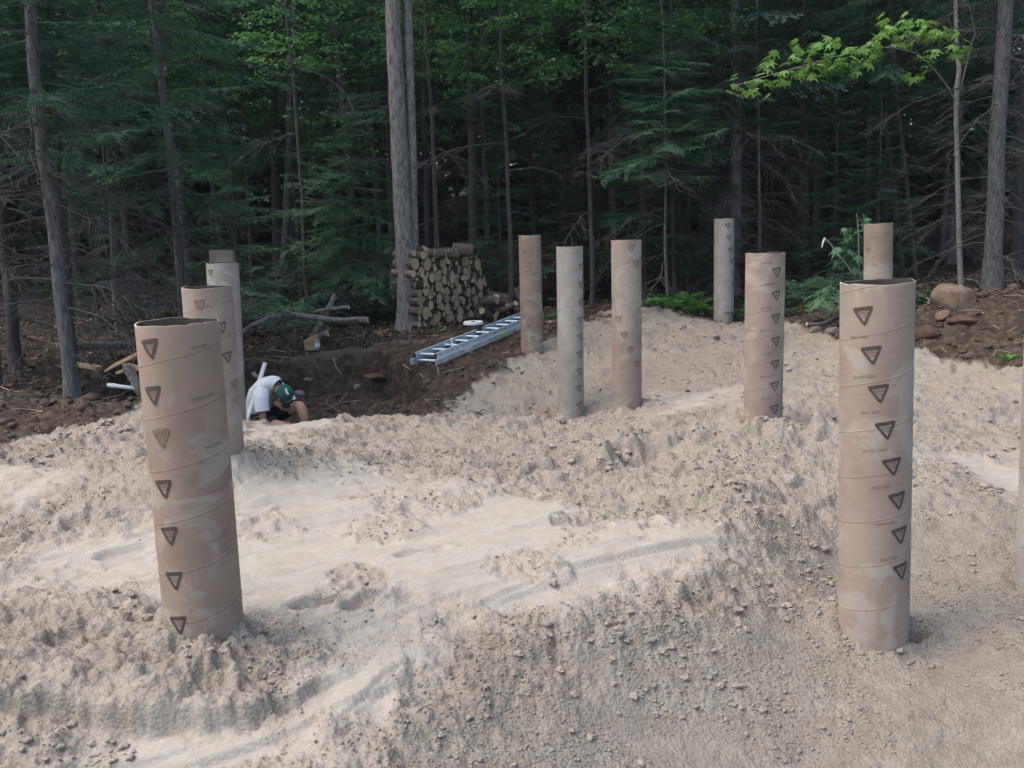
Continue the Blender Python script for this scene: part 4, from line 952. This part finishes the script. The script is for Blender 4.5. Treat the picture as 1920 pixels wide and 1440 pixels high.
# ------------------------------------------------------------------ aluminium extension ladder
def ladder():
    q0 = at(816, 668, 12.2); q1 = at(978, 603, 14.4); z0, z1 = q0[2]-.03, q1[2]-.03
    o = empty('extension_ladder', (q0[0], q0[1], z0-.06)); dv = Vector((q1[0]-q0[0], q1[1]-q0[1], z1-z0)); dv = dv.normalized()
    sd = Vector((-dv.y, dv.x, 0)).normalized(); up = dv.cross(sd)*1.0; up = up if up.z > 0 else -up
    rot = Matrix((dv, sd, up)).transposed(); L = 3.3
    def P(a, b, c): return dv*a+sd*b+up*c
    W = .40
    for sec, (zc, ins, l0) in enumerate(((.0, 0, 0), (.075, .03, .05))):
        for s in (0, 1):
            y = ins if s == 0 else W-ins; out = -1 if s == 0 else 1; mb = MB()
            mb.box(P(l0+L/2, y, zc), (L, .004, .07), rot); mb.box(P(l0+L/2, y-out*.011, zc+.036), (L, .026, .004), rot); mb.box(P(l0+L/2, y-out*.011, zc-.036), (L, .026, .004), rot)
            r_ = mb.build('rail', MT['alu'], o, False)
            mb = MB(); mb.box(P(l0+.012, y, zc), (.03, .012, .078), rot); mb.build('end_cap', MT['black_plastic' if sec else 'alu'], r_, False)
        n = 10
        for i in range(n):
            a = l0+.12+.305*i
            mb = MB(); mb.tube([P(a, ins+.001, zc), P(a, W-ins-.001, zc)], .017, 10); mb.build('rung', MT['alu'], o)
            mb = MB(); mb.tube([P(a, ins-.004, zc), P(a, ins-.010, zc)], .009, 6); mb.build('bolt', MT['black_plastic'], o)
    for a, l, m in ((.85, .22, 'white_sticker'), (1.35, .12, 'white_sticker'), (1.95, .28, 'yellow_sticker'), (2.45, .12, 'white_sticker')):
        mb = MB(); mb.box(P(a, -.004, .0), (l, .002, .05), rot); mb.build('sticker', MT[m], o, False)
    mb = MB(); mb.tube([P(.62, .1, .09), P(.66, .14, .2), P(.72, .2, .1)], .008, 6); mb.build('rung_lock', MT['alu'], o)
    tag(o, 'bluish aluminium extension ladder lying at the edge of the dug pit', 'ladder')
ladder()

# ------------------------------------------------------------------ bucket, bottle, boards, pipes
def bucket():
    b = onground(888, 622, 14.0); o = empty('bucket', b); n = 28
    def lathe(pr, nm, m):
        mb = MB(); V = [(r*math.cos(2*math.pi*k/n), r*math.sin(2*math.pi*k/n), z) for r, z in pr for k in range(n)]
        mb.add(V, [(i*n+k, i*n+(k+1) % n, (i+1)*n+(k+1) % n, (i+1)*n+k) for i in range(len(pr)-1) for k in range(n)]); return mb.build(nm, MT[m], o)
    lathe([(.001, 0), (.115, 0), (.12, .02), (.132, .17), (.135, .19)], 'body', 'bucket')
    ld = lathe([(.150, .185), (.152, .195), (.150, .222), (.142, .230), (.134, .222), (.001, .222)], 'lid', 'white_plastic')
    mb = MB(); mb.tube([(-.03, 0, .226), (.03, 0, .226)], .010, 8); h = mb.build('knob', MT['bucket'], o); h.parent = ld
    tag(o, 'dark bucket with a bright white round lid before the firewood stack', 'bucket')
bucket()
def chopping_block():
    b = onground(588, 668, 13.72); o = empty('wood_block', b); mb = MB(); h = .24; t = .21
    V = [(-.11, -.07, 0), (.10, -.08, 0), (.11, .07, 0), (-.10, .08, 0), (-.12, -.07, h*.62), (.10, -.08, h), (.11, .07, h*1.02), (-.10, .08, h*.7)]
    mb.add(V, [(3, 2, 1, 0), (4, 5, 6, 7), (0, 1, 5, 4), (1, 2, 6, 5), (2, 3, 7, 6), (3, 0, 4, 7)])
    x = mb.build('block', MT['plank'], o, False); bv = x.modifiers.new('b', 'BEVEL'); bv.width = .008; bv.segments = 2
    tag(o, 'sawn tan wood block with a sloping top at the pit edge', 'wood block')
    b = onground(597, 672, 13.66); o = empty('water_bottle', b); n = 14
    def lathe(pr, nm, m):
        mb = MB(); V = [(r*math.cos(2*math.pi*k/n), r*math.sin(2*math.pi*k/n), z) for r, z in pr for k in range(n)]
        mb.add(V, [(i*n+k, i*n+(k+1) % n, (i+1)*n+(k+1) % n, (i+1)*n+k) for i in range(len(pr)-1) for k in range(n)]); mb.build(nm, MT[m], o)
    lathe([(.001, 0), (.036, 0), (.038, .02), (.036, .07), (.038, .12), (.032, .15), (.016, .175), (.014, .185)], 'body', 'water')
    lathe([(.0165, .182), (.0165, .205), (.001, .206)], 'cap', 'white_plastic'); lathe([(.0385, .045), (.0385, .105)], 'wrapper', 'white_sticker')
    tag(o, 'blue-white plastic water bottle standing before the sawn wood block', 'bottle')
chopping_block()
def pole(pix, Ys, r, name, label, cat, mat='white_plastic'):
    P = [at(px, py, Y) for (px, py), Y in zip(pix, Ys)]; P = [Vector(p) for p in P]; dv = (P[1]-P[0]).normalized(); b = P[0]
    o = empty(name, b); mb = MB(); q = P[1]-b
    n = 14; a = Vector((0, 0, 1)) if abs(dv.z) < .9 else Vector((1, 0, 0)); u = dv.cross(a).normalized(); v = dv.cross(u)
    V = []
    for c, rr in ((Vector(), r), (q, r), (q, r*.82), (q-dv*.15, r*.82)): V += [c+(u*math.cos(k*2*math.pi/n)+v*math.sin(k*2*math.pi/n))*rr for k in range(n)]
    mb.add(V, [(i*n+k, i*n+(k+1) % n, (i+1)*n+(k+1) % n, (i+1)*n+k) for i in range(3) for k in range(n)]); mb.build('pipe', MT[mat], o); 
    mb = MB(); mb.tube([dv*.05, dv*.11], r*1.18, n); mb.build('collar', MT[mat], o)
    tag(o, label, cat); return o
pole([(459, 800), (497, 681)], (10.8, 11.35), .026, 'plastic_pipe', 'white plastic pipe leaning up beside the crouching man', 'pipe')
pole([(203, 722), (268, 730)], (10.4, 10.2), .024, 'plastic_pipe', 'white plastic pipe lying on the soil behind the dark-stamped tube', 'pipe')
def board(pix, Ys, w_, t_, tilt, label, mat='plank', name='board'):
    a, b = (Vector(at(px, py, Y)) for (px, py), Y in zip(pix, Ys)); dv = (b-a); L = dv.length; dv.normalize(); s = Vector((-dv.y, dv.x, 0)).normalized(); u = dv.cross(s); u = u if u.z > 0 else -u
    rot = Matrix((dv, s, u)).transposed() @ Matrix.Rotation(tilt, 3, 'X'); mb = MB(); mb.box((0, 0, 0), (L, w_, t_), rot)
    o = mb.build(name, MT[mat], None, False); o.location = (a+b)/2; bv = o.modifiers.new('b', 'BEVEL'); bv.width = .004; tag(o, label, 'board')
board([(205, 690), (262, 662)], (11.2, 11.0), .22, .02, .35, 'tilted tan board propped behind the dark-stamped tube')
board([(225, 700), (290, 680)], (11.0, 10.8), .14, .038, -.2, 'lumber offcut leaning under the tilted tan board')
board([(138, 682), (186, 690)], (11.6, 11.2), .09, .038, .1, 'narrow plank lying in litter beside the leaning spruce')
board([(236, 684), (272, 694)], (10.7, 10.5), .09, .04, .0, 'short pale plank lying flat by the boards behind the dark-stamped tube')

def limb(name, pix, Y, r0, r1, label, cat='branch', mat='bark_pale', dz=0.0):
    Ys = Y if hasattr(Y, '__len__') else [Y]*len(pix); P = [Vector(at(px, py, y)) for (px, py), y in zip(pix, Ys)]; b = P[0]; Q = []
    for i in range(len(P)-1):
        for k in range(4): Q.append(P[i].lerp(P[i+1], k/4)-b+Vector((random.uniform(-.008, .008), 0, random.uniform(-.008, .008))))
    Q.append(P[-1]-b); mb = MB(); mb.tube(Q, [r0+(r1-r0)*i/(len(Q)-1) for i in range(len(Q))], 10, True, 0, 1, .06)
    o = mb.build(name, [MT[mat], MT['woodend']]); o.location = b; tag(o, label, cat); return o
limb('fallen_limb', [(690, 600), (640, 602), (590, 596), (538, 588), (500, 598), (470, 612), (448, 630)], [13.7, 13.75, 13.8, 13.85, 13.8, 13.75, 13.7], .05, .035, 'long bent grey limb resting across the brush behind the pit')
limb('fallen_limb', [(573, 655), (590, 628), (604, 600), (616, 578), (628, 555)], [13.95, 14.05, 14.15, 14.3, 14.5], .055, .04, 'pale limb slanting up under the long bent grey limb')
limb('fallen_limb', [(676, 598), (640, 600), (600, 598)], [13.6, 13.7, 13.8], .036, .034, 'cut limb with a pale sawn end lying over the crossed branches')
limb('fallen_limb', [(655, 576), (630, 578), (590, 585)], [14.0, 14.1, 14.2], .03, .028, 'thin sawn limb lying behind the crossed branches')
limb('fallen_limb', [(613, 625), (596, 632), (585, 640)], [13.9, 13.95, 14.0], .055, .05, 'stubby sawn branch end poking out beneath the crossed limbs')
limb('fallen_log', [(128, 648), (190, 648), (270, 645), (330, 640)], [12.3, 12.4, 12.6, 12.8], .06, .05, 'fallen mossy log lying in litter behind the tilted boards', 'log', 'bark_lichen')
limb('fallen_log', [(238, 690), (252, 712), (264, 735)], [10.6, 10.4, 10.2], .06, .055, 'short grey log slanting by the lying white pipe', 'log', 'bark_lichen')
limb('fallen_limb', [(1512, 608), (1545, 606), (1560, 598), (1575, 592)], [12.7, 12.8, 12.9, 13.0], .022, .012, 'whitish bent branch on the ground beside the tall tube')
limb('bare_root', [(820, 688), (823, 706), (821, 725), (816, 748)], [12.3, 12.25, 12.2, 12.1], .016, .007, 'pale root dangling down the pit corner under the ladder', 'root', 'root')
limb('bare_root', [(625, 672), (632, 690), (640, 702)], [13.35, 13.3, 13.25], .010, .005, 'thin root hanging from the pit back wall', 'root', 'root')
limb('bare_root', [(757, 684), (765, 690), (772, 693)], [12.9, 12.8, 12.75], .010, .005, 'short broken root sticking out under the ladder end', 'root', 'root')
limb('bare_root', [(475, 700), (488, 712), (500, 722)], [12.7, 12.6, 12.5], .03, .018, 'stub of a root behind the white leaning pipe', 'root', 'root')

# ------------------------------------------------------------------ stones
import bmesh
def stone_mesh(seed, mat):
    bm = bmesh.new(); bmesh.ops.create_icosphere(bm, subdivisions=3, radius=1); rs = np.random.default_rng(seed); cuts = [(rs.normal(0, 1, 3), rs.uniform(.5, .78)) for _ in range(9)]
    for v in bm.verts:
        p = np.array(v.co)
        for n, dd in cuts:
            n = n/np.linalg.norm(n); e = p@n-dd
            if e > 0: p = p-n*e*.85
        p = p*(1+.13*float(fbm(np.array([p[0]*2.5+seed]), np.array([p[1]*2.5+p[2]*2]), 3, seed)[0])); v.co = p
    me = bpy.data.meshes.new('stone'); bm.to_mesh(me); bm.free(); me.materials.append(MT[mat]); me.polygons.foreach_set('use_smooth', [True]*len(me.polygons)); return me
SM = {m: [stone_mesh(i*3+k, m) for k in range(2)] for i, m in enumerate(('stone', 'stone_grey', 'stone_red'))}
def stone(px, py, Y, wpx, hpx, mat, label, name='stone', sink=.25, group=None):
    gg = gp(px, py+hpx*.25); Y = float(gg[1]) if 'pit' not in label else Y; p = at(px, py, Y); s = wpx/F*Y/2; hs = hpx/F*Y/2; g = gz(p[0], p[1]); k = random.randrange(2)
    o = link(name, SM[mat][k], None, (p[0], p[1], p[2]), (random.uniform(-.2, .2), random.uniform(-.2, .2), random.uniform(0, 6.28)), (s*1.15, s*1.15, hs*1.2)); tag(o, label, 'stone' if name == 'stone' else 'boulder', group)
stone(1786, 562, 11.7, 68, 56, 'stone', 'large rounded tan boulder perched on the red-brown soil bank', 'boulder')
stone(1768, 592, 11.0, 34, 22, 'stone', 'angular tan rock tucked below the large rounded boulder')
stone(1738, 625, 10.7, 52, 36, 'stone_red', 'broad red-brown rock at the foot of the soil bank')
stone(1805, 602, 11.0, 50, 26, 'stone_red', 'flat red-brown rock half buried under the large boulder')
stone(1901, 540, 12.2, 22, 16, 'stone', 'small tan rock on the crest of the soil bank')
stone(1532, 618, 12.4, 26, 18, 'stone_grey', 'flat grey stone beside the whitish bent branch')
stone(1562, 620, 12.2, 28, 16, 'stone_grey', 'pale flat stone against the tall spiral-stamped tube')
stone(580, 713, 12.9, 20, 15, 'stone', 'pale pinkish stone stuck in the pit back wall')
stone(563, 737, 12.5, 20, 12, 'stone_grey', 'greyish stone lying on the pit floor near the man')
stone(700, 708, 13.2, 40, 14, 'stone_red', 'flat dark slab jutting from the pit back wall')
stone(1035, 606, 14.0, 22, 14, 'stone', 'pale stone on the soil between the ladder tube and the greyest tube')
stone(1830, 640, 10.4, 26, 14, 'stone_red', 'small reddish rock on the bank below the large boulder')
stone(668, 725, 12.9, 14, 8, 'stone_grey', 'small grey stone at the bottom of the pit wall')
stone(1040, 562, 15.4, 30, 12, 'stone_grey', 'pale flat stone in greenery behind the greyest tube')

# ------------------------------------------------------------------ ferns, brush and litter
def frond(seed, mat):
    rs = random.Random(seed); tb = TB_(); m = 12; P = []
    for i in range(m): t = i/(m-1); P.append((t*.8, rs.uniform(-.01, .01), .75*t-.62*t*t))
    P = np.array(P); stick(tb, P, .006, .002, 3)
    for i in range(1, m):
        t = i/(m-1); l = .20*math.sin(math.pi*min(.98, .15+.85*t))**.8*(1.1-.6*t)+.02
        for s in (-1, 1):
            p = P[i]; e = np.array((.35*l, s*l, -.18*l)); wv = np.array((.026, 0, .02)); q = p+e*.5
            tb.add([p-wv*.7, p+wv*.7, q+wv, q-wv, p+e], [(0, 1, 2), (0, 2, 3), (3, 2, 4)])
    V, T = tb.arrays(); return tri_mesh('frond', V, T, MT[mat])
FR = {m: [frond(400+i, m) for i in range(3)] for m in ('fern', 'fern_dark')}
def fern(px, py, Y, s, n, label, mat='fern', group=None, seed=0):
    rs = random.Random(px*7+seed); o = empty('fern', onground(px, py, Y, -.01))
    for k in range(n): link('frond', rs.choice(FR[mat]), o, (0, 0, 0), (rs.uniform(-.2, .2), rs.uniform(-.35, .1), k*6.283/n+rs.uniform(-.3, .3)), s*rs.uniform(.7, 1.1))
    tag(o, label, 'fern', group)
for i, (px, Y, s) in enumerate([(1222, 14.9, .38), (1240, 15.0, .42), (1258, 14.9, .45), (1275, 15.1, .5), (1292, 14.9, .5), (1308, 15.2, .45), (1285, 15.4, .5), (1318, 15.0, .38), (1232, 15.4, .35), (1250, 15.6, .4)]):
    fern(px, 580, Y, s, 9, 'bright green fern at the foot of the slender young fir', group='bright ferns behind the far mound')
fern(1385, 578, 14.9, .3, 7, 'small bright fern beside the slim-looking pale tube')
fern(1888, 680, 9.6, .2, 6, 'lone little green fern growing on the soil bank')
fern(232, 716, 10.6, .22, 6, 'little green fern beside the short grey log')
fern(1025, 588, 15.2, .36, 9, 'green plant between the ladder tube and the greyest tube')
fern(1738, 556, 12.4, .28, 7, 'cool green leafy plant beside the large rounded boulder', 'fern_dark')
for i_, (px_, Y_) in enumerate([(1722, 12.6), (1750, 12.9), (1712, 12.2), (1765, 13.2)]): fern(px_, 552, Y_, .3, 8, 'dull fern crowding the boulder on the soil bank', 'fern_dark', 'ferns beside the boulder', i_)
fern(765+60, 618, 14.3, .16, 6, 'small green tuft at the bottom of the firewood stack')
fern(860, 616, 14.3, .14, 6, 'pale green tuft near the white-lidded bucket')
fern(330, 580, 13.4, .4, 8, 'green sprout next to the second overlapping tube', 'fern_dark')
rs = random.Random(31)
for i in range(48):
    px = rs.choice((rs.uniform(130, 460), rs.uniform(150, 520), rs.uniform(1480, 1620), rs.uniform(1330, 1500), rs.uniform(1450, 1600), rs.uniform(500, 720))); Y = rs.uniform(13.2, 17) if px < 470 else rs.uniform(15.2, 17) if px < 1000 else rs.uniform(13.6, 16)
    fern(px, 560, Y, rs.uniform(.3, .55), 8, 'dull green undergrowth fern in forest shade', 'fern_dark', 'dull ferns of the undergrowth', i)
BM = {}
for m in ('needle_blue', 'needle', 'needle_bright'):
    BM[m] = []
    for i in range(4):
        V, T = BOUGH[i]; BM[m].append(tri_mesh('cut_bough', V, T, MT[m]))
def brush():
    rs = random.Random(8)
    for i in range(60):
        px = rs.gauss(545, 60); px = min(max(px, 445), 700); Y = rs.uniform(14.9, 16.8); b = onground(px, 600, Y); m = rs.choice(('needle_blue', 'needle_blue', 'needle', 'needle_bright' if px < 600 else 'needle'))
        o = link('cut_bough', rs.choice(BM[m]), None, (b[0], b[1], b[2]+rs.uniform(.05, .75)*(1-abs(px-520)/260)), (rs.uniform(-.6, .6), rs.uniform(-.5, .5), rs.uniform(0, 6.28)), rs.uniform(.8, 1.6))
        tag(o, 'cut conifer bough in the brush heap behind the pit', 'bough', 'cut boughs of the brush heap')
    for i in range(12):
        px = rs.uniform(1500, 1580); Y = rs.uniform(13.2, 14.6); b = onground(px, 600, Y)
        o = link('cut_bough', rs.choice(BM['needle_bright' if i % 3 == 0 else 'needle']), None, (b[0], b[1], b[2]+rs.uniform(.05, .5)), (rs.uniform(-.5, .5), rs.uniform(-.5, .4), rs.uniform(0, 6.28)), rs.uniform(.6, 1.1)); tag(o, 'low green bough behind the boulder side of the far mound', 'bough', 'low boughs behind the far mound')
brush()
def litter():
    g = np.random.default_rng(5); n = 26000; X = g.uniform(-9, 9, n); Y = g.uniform(7.5, 22, n); h, pk, so_, li = ground_full(X, Y)
    k = g.uniform(0, 1, n) < li+so_*.12; X, Y, h = X[k], Y[k], h[k]; n = len(X); a = g.uniform(0, 6.28, n); S = g.uniform(.02, .055, n)
    q = np.array(((1, 0), (0, .6), (-1, 0), (0, -.6))); V = np.zeros((n, 4, 3)); V[:, :, 0] = (q[:, 0]*np.cos(a)[:, None]-q[:, 1]*np.sin(a)[:, None])*S[:, None]+X[:, None]; V[:, :, 1] = (q[:, 0]*np.sin(a)[:, None]+q[:, 1]*np.cos(a)[:, None])*S[:, None]+Y[:, None]
    V[:, :, 2] = h[:, None]+.012+g.normal(0, .018, (n, 4)); T = np.arange(n*4).reshape(-1, 4)
    tag(link('leaf_litter', tri_mesh('leaf_litter', V.reshape(-1, 3), T, MT['litter'])), 'dry brown leaf litter covering the forest floor', 'leaf litter', kind='stuff')
    tb = TB_(); r2 = random.Random(6); c = 0
    while c < 420:
        x, y = r2.uniform(-8, 8), r2.uniform(8.5, 18); hh = ground_full(np.array([x]), np.array([y])); 
        if hh[3][0]+hh[2][0] < .5: continue
        c += 1; a = r2.uniform(0, 6.28); l = r2.uniform(.1, .5); z = hh[0][0]+.02
        stick(tb, [(x, y, z), (x+math.cos(a)*l*.5, y+math.sin(a)*l*.5, z+r2.uniform(0, .06)), (x+math.cos(a+.3)*l, y+math.sin(a+.3)*l, z+r2.uniform(-.01, .08))], r2.uniform(.004, .010), .002, 4)
    V, T = tb.arrays(); tag(link('fallen_twigs', tri_mesh('fallen_twigs', V, T, MT['root'])), 'broken twigs and root ends littering the dug soil', 'twigs', kind='stuff')
litter()

# ------------------------------------------------------------------ the crouching man
def skin_body(name, nodes, edges, mat, parent, root=0, sub=2):
    me = bpy.data.meshes.new(name); me.from_pydata([n[0] for n in nodes], edges, []); o = bpy.data.objects.new(name, me); COL.objects.link(o)
    md = o.modifiers.new('s', 'SKIN'); md.use_smooth_shade = True; md.branch_smoothing = .6
    for i, n in enumerate(nodes):
        v = me.skin_vertices[0].data[i]; r_ = n[1]; v.radius = r_ if hasattr(r_, '__len__') else (r_, r_); v.use_root = (i == root)
    sb = o.modifiers.new('d', 'SUBSURF'); sb.levels = sub; sb.render_levels = sub
    dg = bpy.context.evaluated_depsgraph_get(); m2 = bpy.data.meshes.new_from_object(o.evaluated_get(dg)); bpy.data.objects.remove(o); m2.name = name
    m2.materials.clear(); m2.materials.append(MT[mat]); m2.polygons.foreach_set('use_smooth', [True]*len(m2.polygons)); return link(name, m2, parent)
def man():
    b = at(493, 800, 11.3); o = empty('person', (b[0], b[1], gz(b[0], b[1])), R(-24)); g0 = float(b[2])-o.location.z
    # local frame: +X is where he faces, +Y his left, Z up; seat on the pit floor
    Z = max(g0, 0.0)
    def p(x, y, z): return (x, y, z+Z)
    N = [(p(-.02, 0, .12), (.12, .09)), (p(-.02, 0, .28), (.11, .08)), (p(.06, 0, .43), (.12, .09)), (p(.17, 0, .53), (.08, .065)), (p(.27, 0, .52), .055), (p(.34, 0, .47), (.08, .08)), (p(.40, 0, .39), (.085, .09)), (p(.44, 0, .33), (.06, .062)),
         # right arm 8..  (towards the clearing)
         (p(.15, -.15, .46), .05), (p(.20, -.235, .32), .050), (p(.21, -.24, .14), .046), (p(.31, -.19, .09), .038), (p(.40, -.13, .09), .028), (p(.45, -.11, .09), (.035, .018)),
         # left arm, hand raised to the face
         (p(.16, .17, .46), .05), (p(.26, .21, .32), .052), (p(.34, .13, .21), .044), (p(.36, -.03, .26), .034), (p(.365, -.11, .30), .026), (p(.37, -.145, .32), (.034, .02)),
         # legs
         (p(.06, -.10, .09), .09), (p(.30, -.17, .07), .08), (p(.46, -.20, .08), .064), (p(.50, -.12, .02), .056), (p(.42, -.04, -.01), .042), (p(.36, .06, -.03), (.042, .035)),
         (p(.06, .10, .11), .09), (p(.34, .13, .22), .085), (p(.50, .13, .27), .080), (p(.55, .13, .12), .062), (p(.54, .13, -.02), .042), (p(.66, .14, -.05), (.042, .035))]
    E = [(0, 1), (1, 2), (2, 3), (3, 4), (4, 5), (5, 6), (6, 7), (3, 8), (8, 9), (9, 10), (10, 11), (11, 12), (12, 13), (3, 14), (14, 15), (15, 16), (16, 17), (17, 18), (18, 19), (0, 20), (20, 21), (21, 22), (22, 23), (23, 24), (24, 25), (0, 26), (26, 27), (27, 28), (28, 29), (29, 30), (30, 31)]
    def fingers(root, dirv, side, thumb):
        dirv = Vector(dirv).normalized(); side = Vector(side).normalized(); base = Vector(N[root][0]); curl = Vector((0, 0, -1))
        for i, (s, l) in enumerate(((-.027, .062), (-.009, .074), (.009, .070), (.026, .054))):
            a = base+side*s+dirv*.03; k = len(N); N.append((tuple(a), .0095)); N.append((tuple(a+dirv*l*.5+curl*.008), .0085)); N.append((tuple(a+dirv*l*.75+curl*.03), .0075)); E.extend([(root, k), (k, k+1), (k+1, k+2)])
        a = base-side*.03*thumb-dirv*.005; k = len(N); N.append((tuple(a), .011)); N.append((tuple(a-side*.03*thumb+dirv*.03), .009)); E.extend([(root, k), (k, k+1)])
    fingers(13, (1, .3, -.2), (.3, -1, 0), 1); fingers(19, (.2, -.4, .9), (1, .2, .1), -1)
    body = skin_body('body', N, E, 'skin', o)
    # nose, ears
    # shirt
    mb = MB(); rt = random.Random(4); ns = 28
    spine = [(-.03, .05, .165, .125), (-.045, .14, .18, .14), (-.04, .24, .185, .145), (-.01, .35, .195, .145), (.05, .45, .21, .14), (.12, .52, .215, .125), (.19, .555, .185, .105), (.25, .56, .125, .085), (.285, .545, .085, .072)]
    rings = []
    for q in range(len(spine)):
        a_, b_ = spine[max(q-1, 0)], spine[min(q+1, len(spine)-1)]; tx, tz = b_[0]-a_[0], b_[1]-a_[1]; l = math.hypot(tx, tz); nx, nz = -tz/l, tx/l; x0, z0, ra, rb = spine[q]
        ring = []
        for k in range(ns):
            an = 2*math.pi*k/ns; wr = 1+.035*math.sin(an*5+q*1.7)+.025*math.sin(an*9-q*2.3)+rt.uniform(-.012, .012); ring.append(p(x0+nx*math.cos(an)*rb*wr, math.sin(an)*ra*wr, z0+nz*math.cos(an)*rb*wr))
        rings.append(ring)
    mb.add([v for r_ in rings for v in r_], [(q*ns+k, q*ns+(k+1) % ns, (q+1)*ns+(k+1) % ns, (q+1)*ns+k) for q in range(len(rings)-1) for k in range(ns)]); mb.add(rings[0], [tuple(range(ns))])
    for sg in (-1, 1):
        arm = [(.10, .08, .47), (.14, .15, .475), (.18, .205, .42), (.20, .235, .34), (.21, .245, .26)] if sg < 0 else [(.10, .08, .47), (.14, .15, .475), (.20, .195, .41), (.25, .21, .34), (.29, .20, .28)]
        P_ = [Vector(p(x, sg*y, z)) for x, y, z in arm]; Q_ = []
        for q in range(4):
            for t_ in range(3): Q_.append(P_[q].lerp(P_[q+1], t_/3))
        Q_.append(P_[-1]); mb.tube(Q_, [(.085, .105, .105, .1, .098, .096, .094, .092, .09, .089, .089, .09, .092)[q]*(1+.03*math.sin(q*2.1)) for q in range(13)], 20, False, wob=.03)
    mb.build('t_shirt', MT['shirt'], o)
    H = [(p(0, 0, .08), (.165, .12)), (p(.08, -.10, .09), .11), (p(.24, -.155, .10), .10), (p(.34, -.175, .11), .095), (p(.08, .10, .11), .11), (p(.26, .125, .19), .105), (p(.38, .13, .235), .10)]
    skin_body('shorts', H, [(0, 1), (1, 2), (2, 3), (0, 4), (4, 5), (5, 6)], 'shorts', o)
    for i in (24, 30):
        a = Vector(N[i][0]); K = [(tuple(a+Vector((0, 0, .09))), .05), (tuple(a), .052), (tuple(a+Vector((.07, 0, -.035))), (.05, .042)), (tuple(a+Vector((.17, 0, -.045))), (.045, .034))]
        skin_body('boot', K, [(0, 1), (1, 2), (2, 3)], 'shoe', o)
    # head details: hair, ears, nose; cap with visor and patch
    hc = Vector(p(.365, 0, .435)); hd = Vector((.62, 0, -.62)).normalized(); up = Vector((.62, 0, .62)).normalized()*1.0; crown = Vector((.80, -.12, .35)).normalized()
    def ell(c, ax, r, cut, nm, m, parent, nu=20, nv=10):
        q = ax.to_track_quat('Z', 'Y'); mb = MB(); V = []
        for j in range(nv+1):
            th = cut*j/nv
            for k in range(nu):
                a = 2*math.pi*k/nu; V.append(c+q @ Vector((r[0]*math.sin(th)*math.cos(a), r[1]*math.sin(th)*math.sin(a), r[2]*math.cos(th))))
        mb.add(V, [(j*nu+k, (j+1)*nu+k, (j+1)*nu+(k+1) % nu, j*nu+(k+1) % nu) for j in range(nv) for k in range(nu)]); return mb.build(nm, MT[m], parent)
    ell(hc, crown, (.102, .108, .112), 1.75, 'hair', 'hair', o)
    cap = ell(hc+crown*.006, crown, (.112, .118, .128), 1.5, 'cap', 'cap', o)
    ell(hc+crown*.132, crown, (.011, .011, .006), 1.6, 'button', 'cap', cap, 8, 4)
    # visor: curved plate at the face side of the cap
    fd = (Vector((.35, 0, -.9)) - crown*Vector((.35, 0, -.9)).dot(crown)).normalized(); sd = crown.cross(fd).normalized(); mb = MB(); V = []; nn = 12
    for t in (0, 1):
        for th in (0, .006):
            for k in range(nn+1):
                a = -1.1+2.2*k/nn; rr = .112+t*.068*math.cos(a*1.1); V.append(hc+crown*(.012+th-.028*t-.02*abs(math.sin(a))*t)+fd*rr*math.cos(a)+sd*rr*math.sin(a))
    m1 = nn+1; fs = []
    for k in range(nn): fs += [(k, k+1, 2*m1+k+1, 2*m1+k), (m1+k, 3*m1+k, 3*m1+k+1, m1+k+1), (2*m1+k, 2*m1+k+1, 3*m1+k+1, 3*m1+k)]
    mb.add(V, fs); mb.build('visor', MT['cap_dark'], cap)
    # pale patch on the cap, turned to the clearing
    q = crown.to_track_quat('Z', 'Y'); mb = MB(); V = []; kk = 10; view = Vector((.2, -1, .1)); vl = q.inverted() @ view; az = math.atan2(vl.y, vl.x)
    for j, th in enumerate((.42, .62)):
        for k in range(kk+1):
            a = az-.75+1.5*k/kk; V.append(hc+crown*.006+q @ Vector((.1145*math.sin(th)*math.cos(a), .1205*math.sin(th)*math.sin(a), .1305*math.cos(th))))
    mb.add(V, [(k, k+1, kk+2+k, kk+1+k) for k in range(kk)]); mb.build('cap_patch', MT['white_sticker'], cap)
    for s in (-1, 1):
        e = hc+Vector((-.01, s*.085, -.035)); ell(e, Vector((0, s, 0)), (.018, .03, .012), 1.6, 'ear', 'skin', o, 10, 5)
    nose = hc+Vector((.10, 0, -.13)); ell(nose, Vector((.6, 0, -.8)), (.016, .018, .03), 1.8, 'nose', 'skin', o, 10, 5)
    tag(o, 'man in white t-shirt and green cap crouched in the pit, head bowed to his hand', 'person')
man()

# ------------------------------------------------------------------ thin volume veil added to lift the blacks of the forest
def added_haze():
    m = bpy.data.materials.new('added_haze'); m.use_nodes = True; t = m.node_tree; t.nodes.clear(); out = t.nodes.new('ShaderNodeOutputMaterial'); v = t.nodes.new('ShaderNodeVolumePrincipled')
    v.inputs['Color'].default_value = (.86, .93, .95, 1); v.inputs['Density'].default_value = .00045; v.inputs['Anisotropy'].default_value = .2; t.links.new(v.outputs[0], out.inputs['Volume'])
    mb = MB(); mb.box((0, 0, 8.5), (660, 660, 23)); o = mb.build('added_haze', m, None, False); tag(o, 'faint bluish veil added over clearing and forest to lift the dark trees', 'added_haze', kind='stuff')
added_haze()
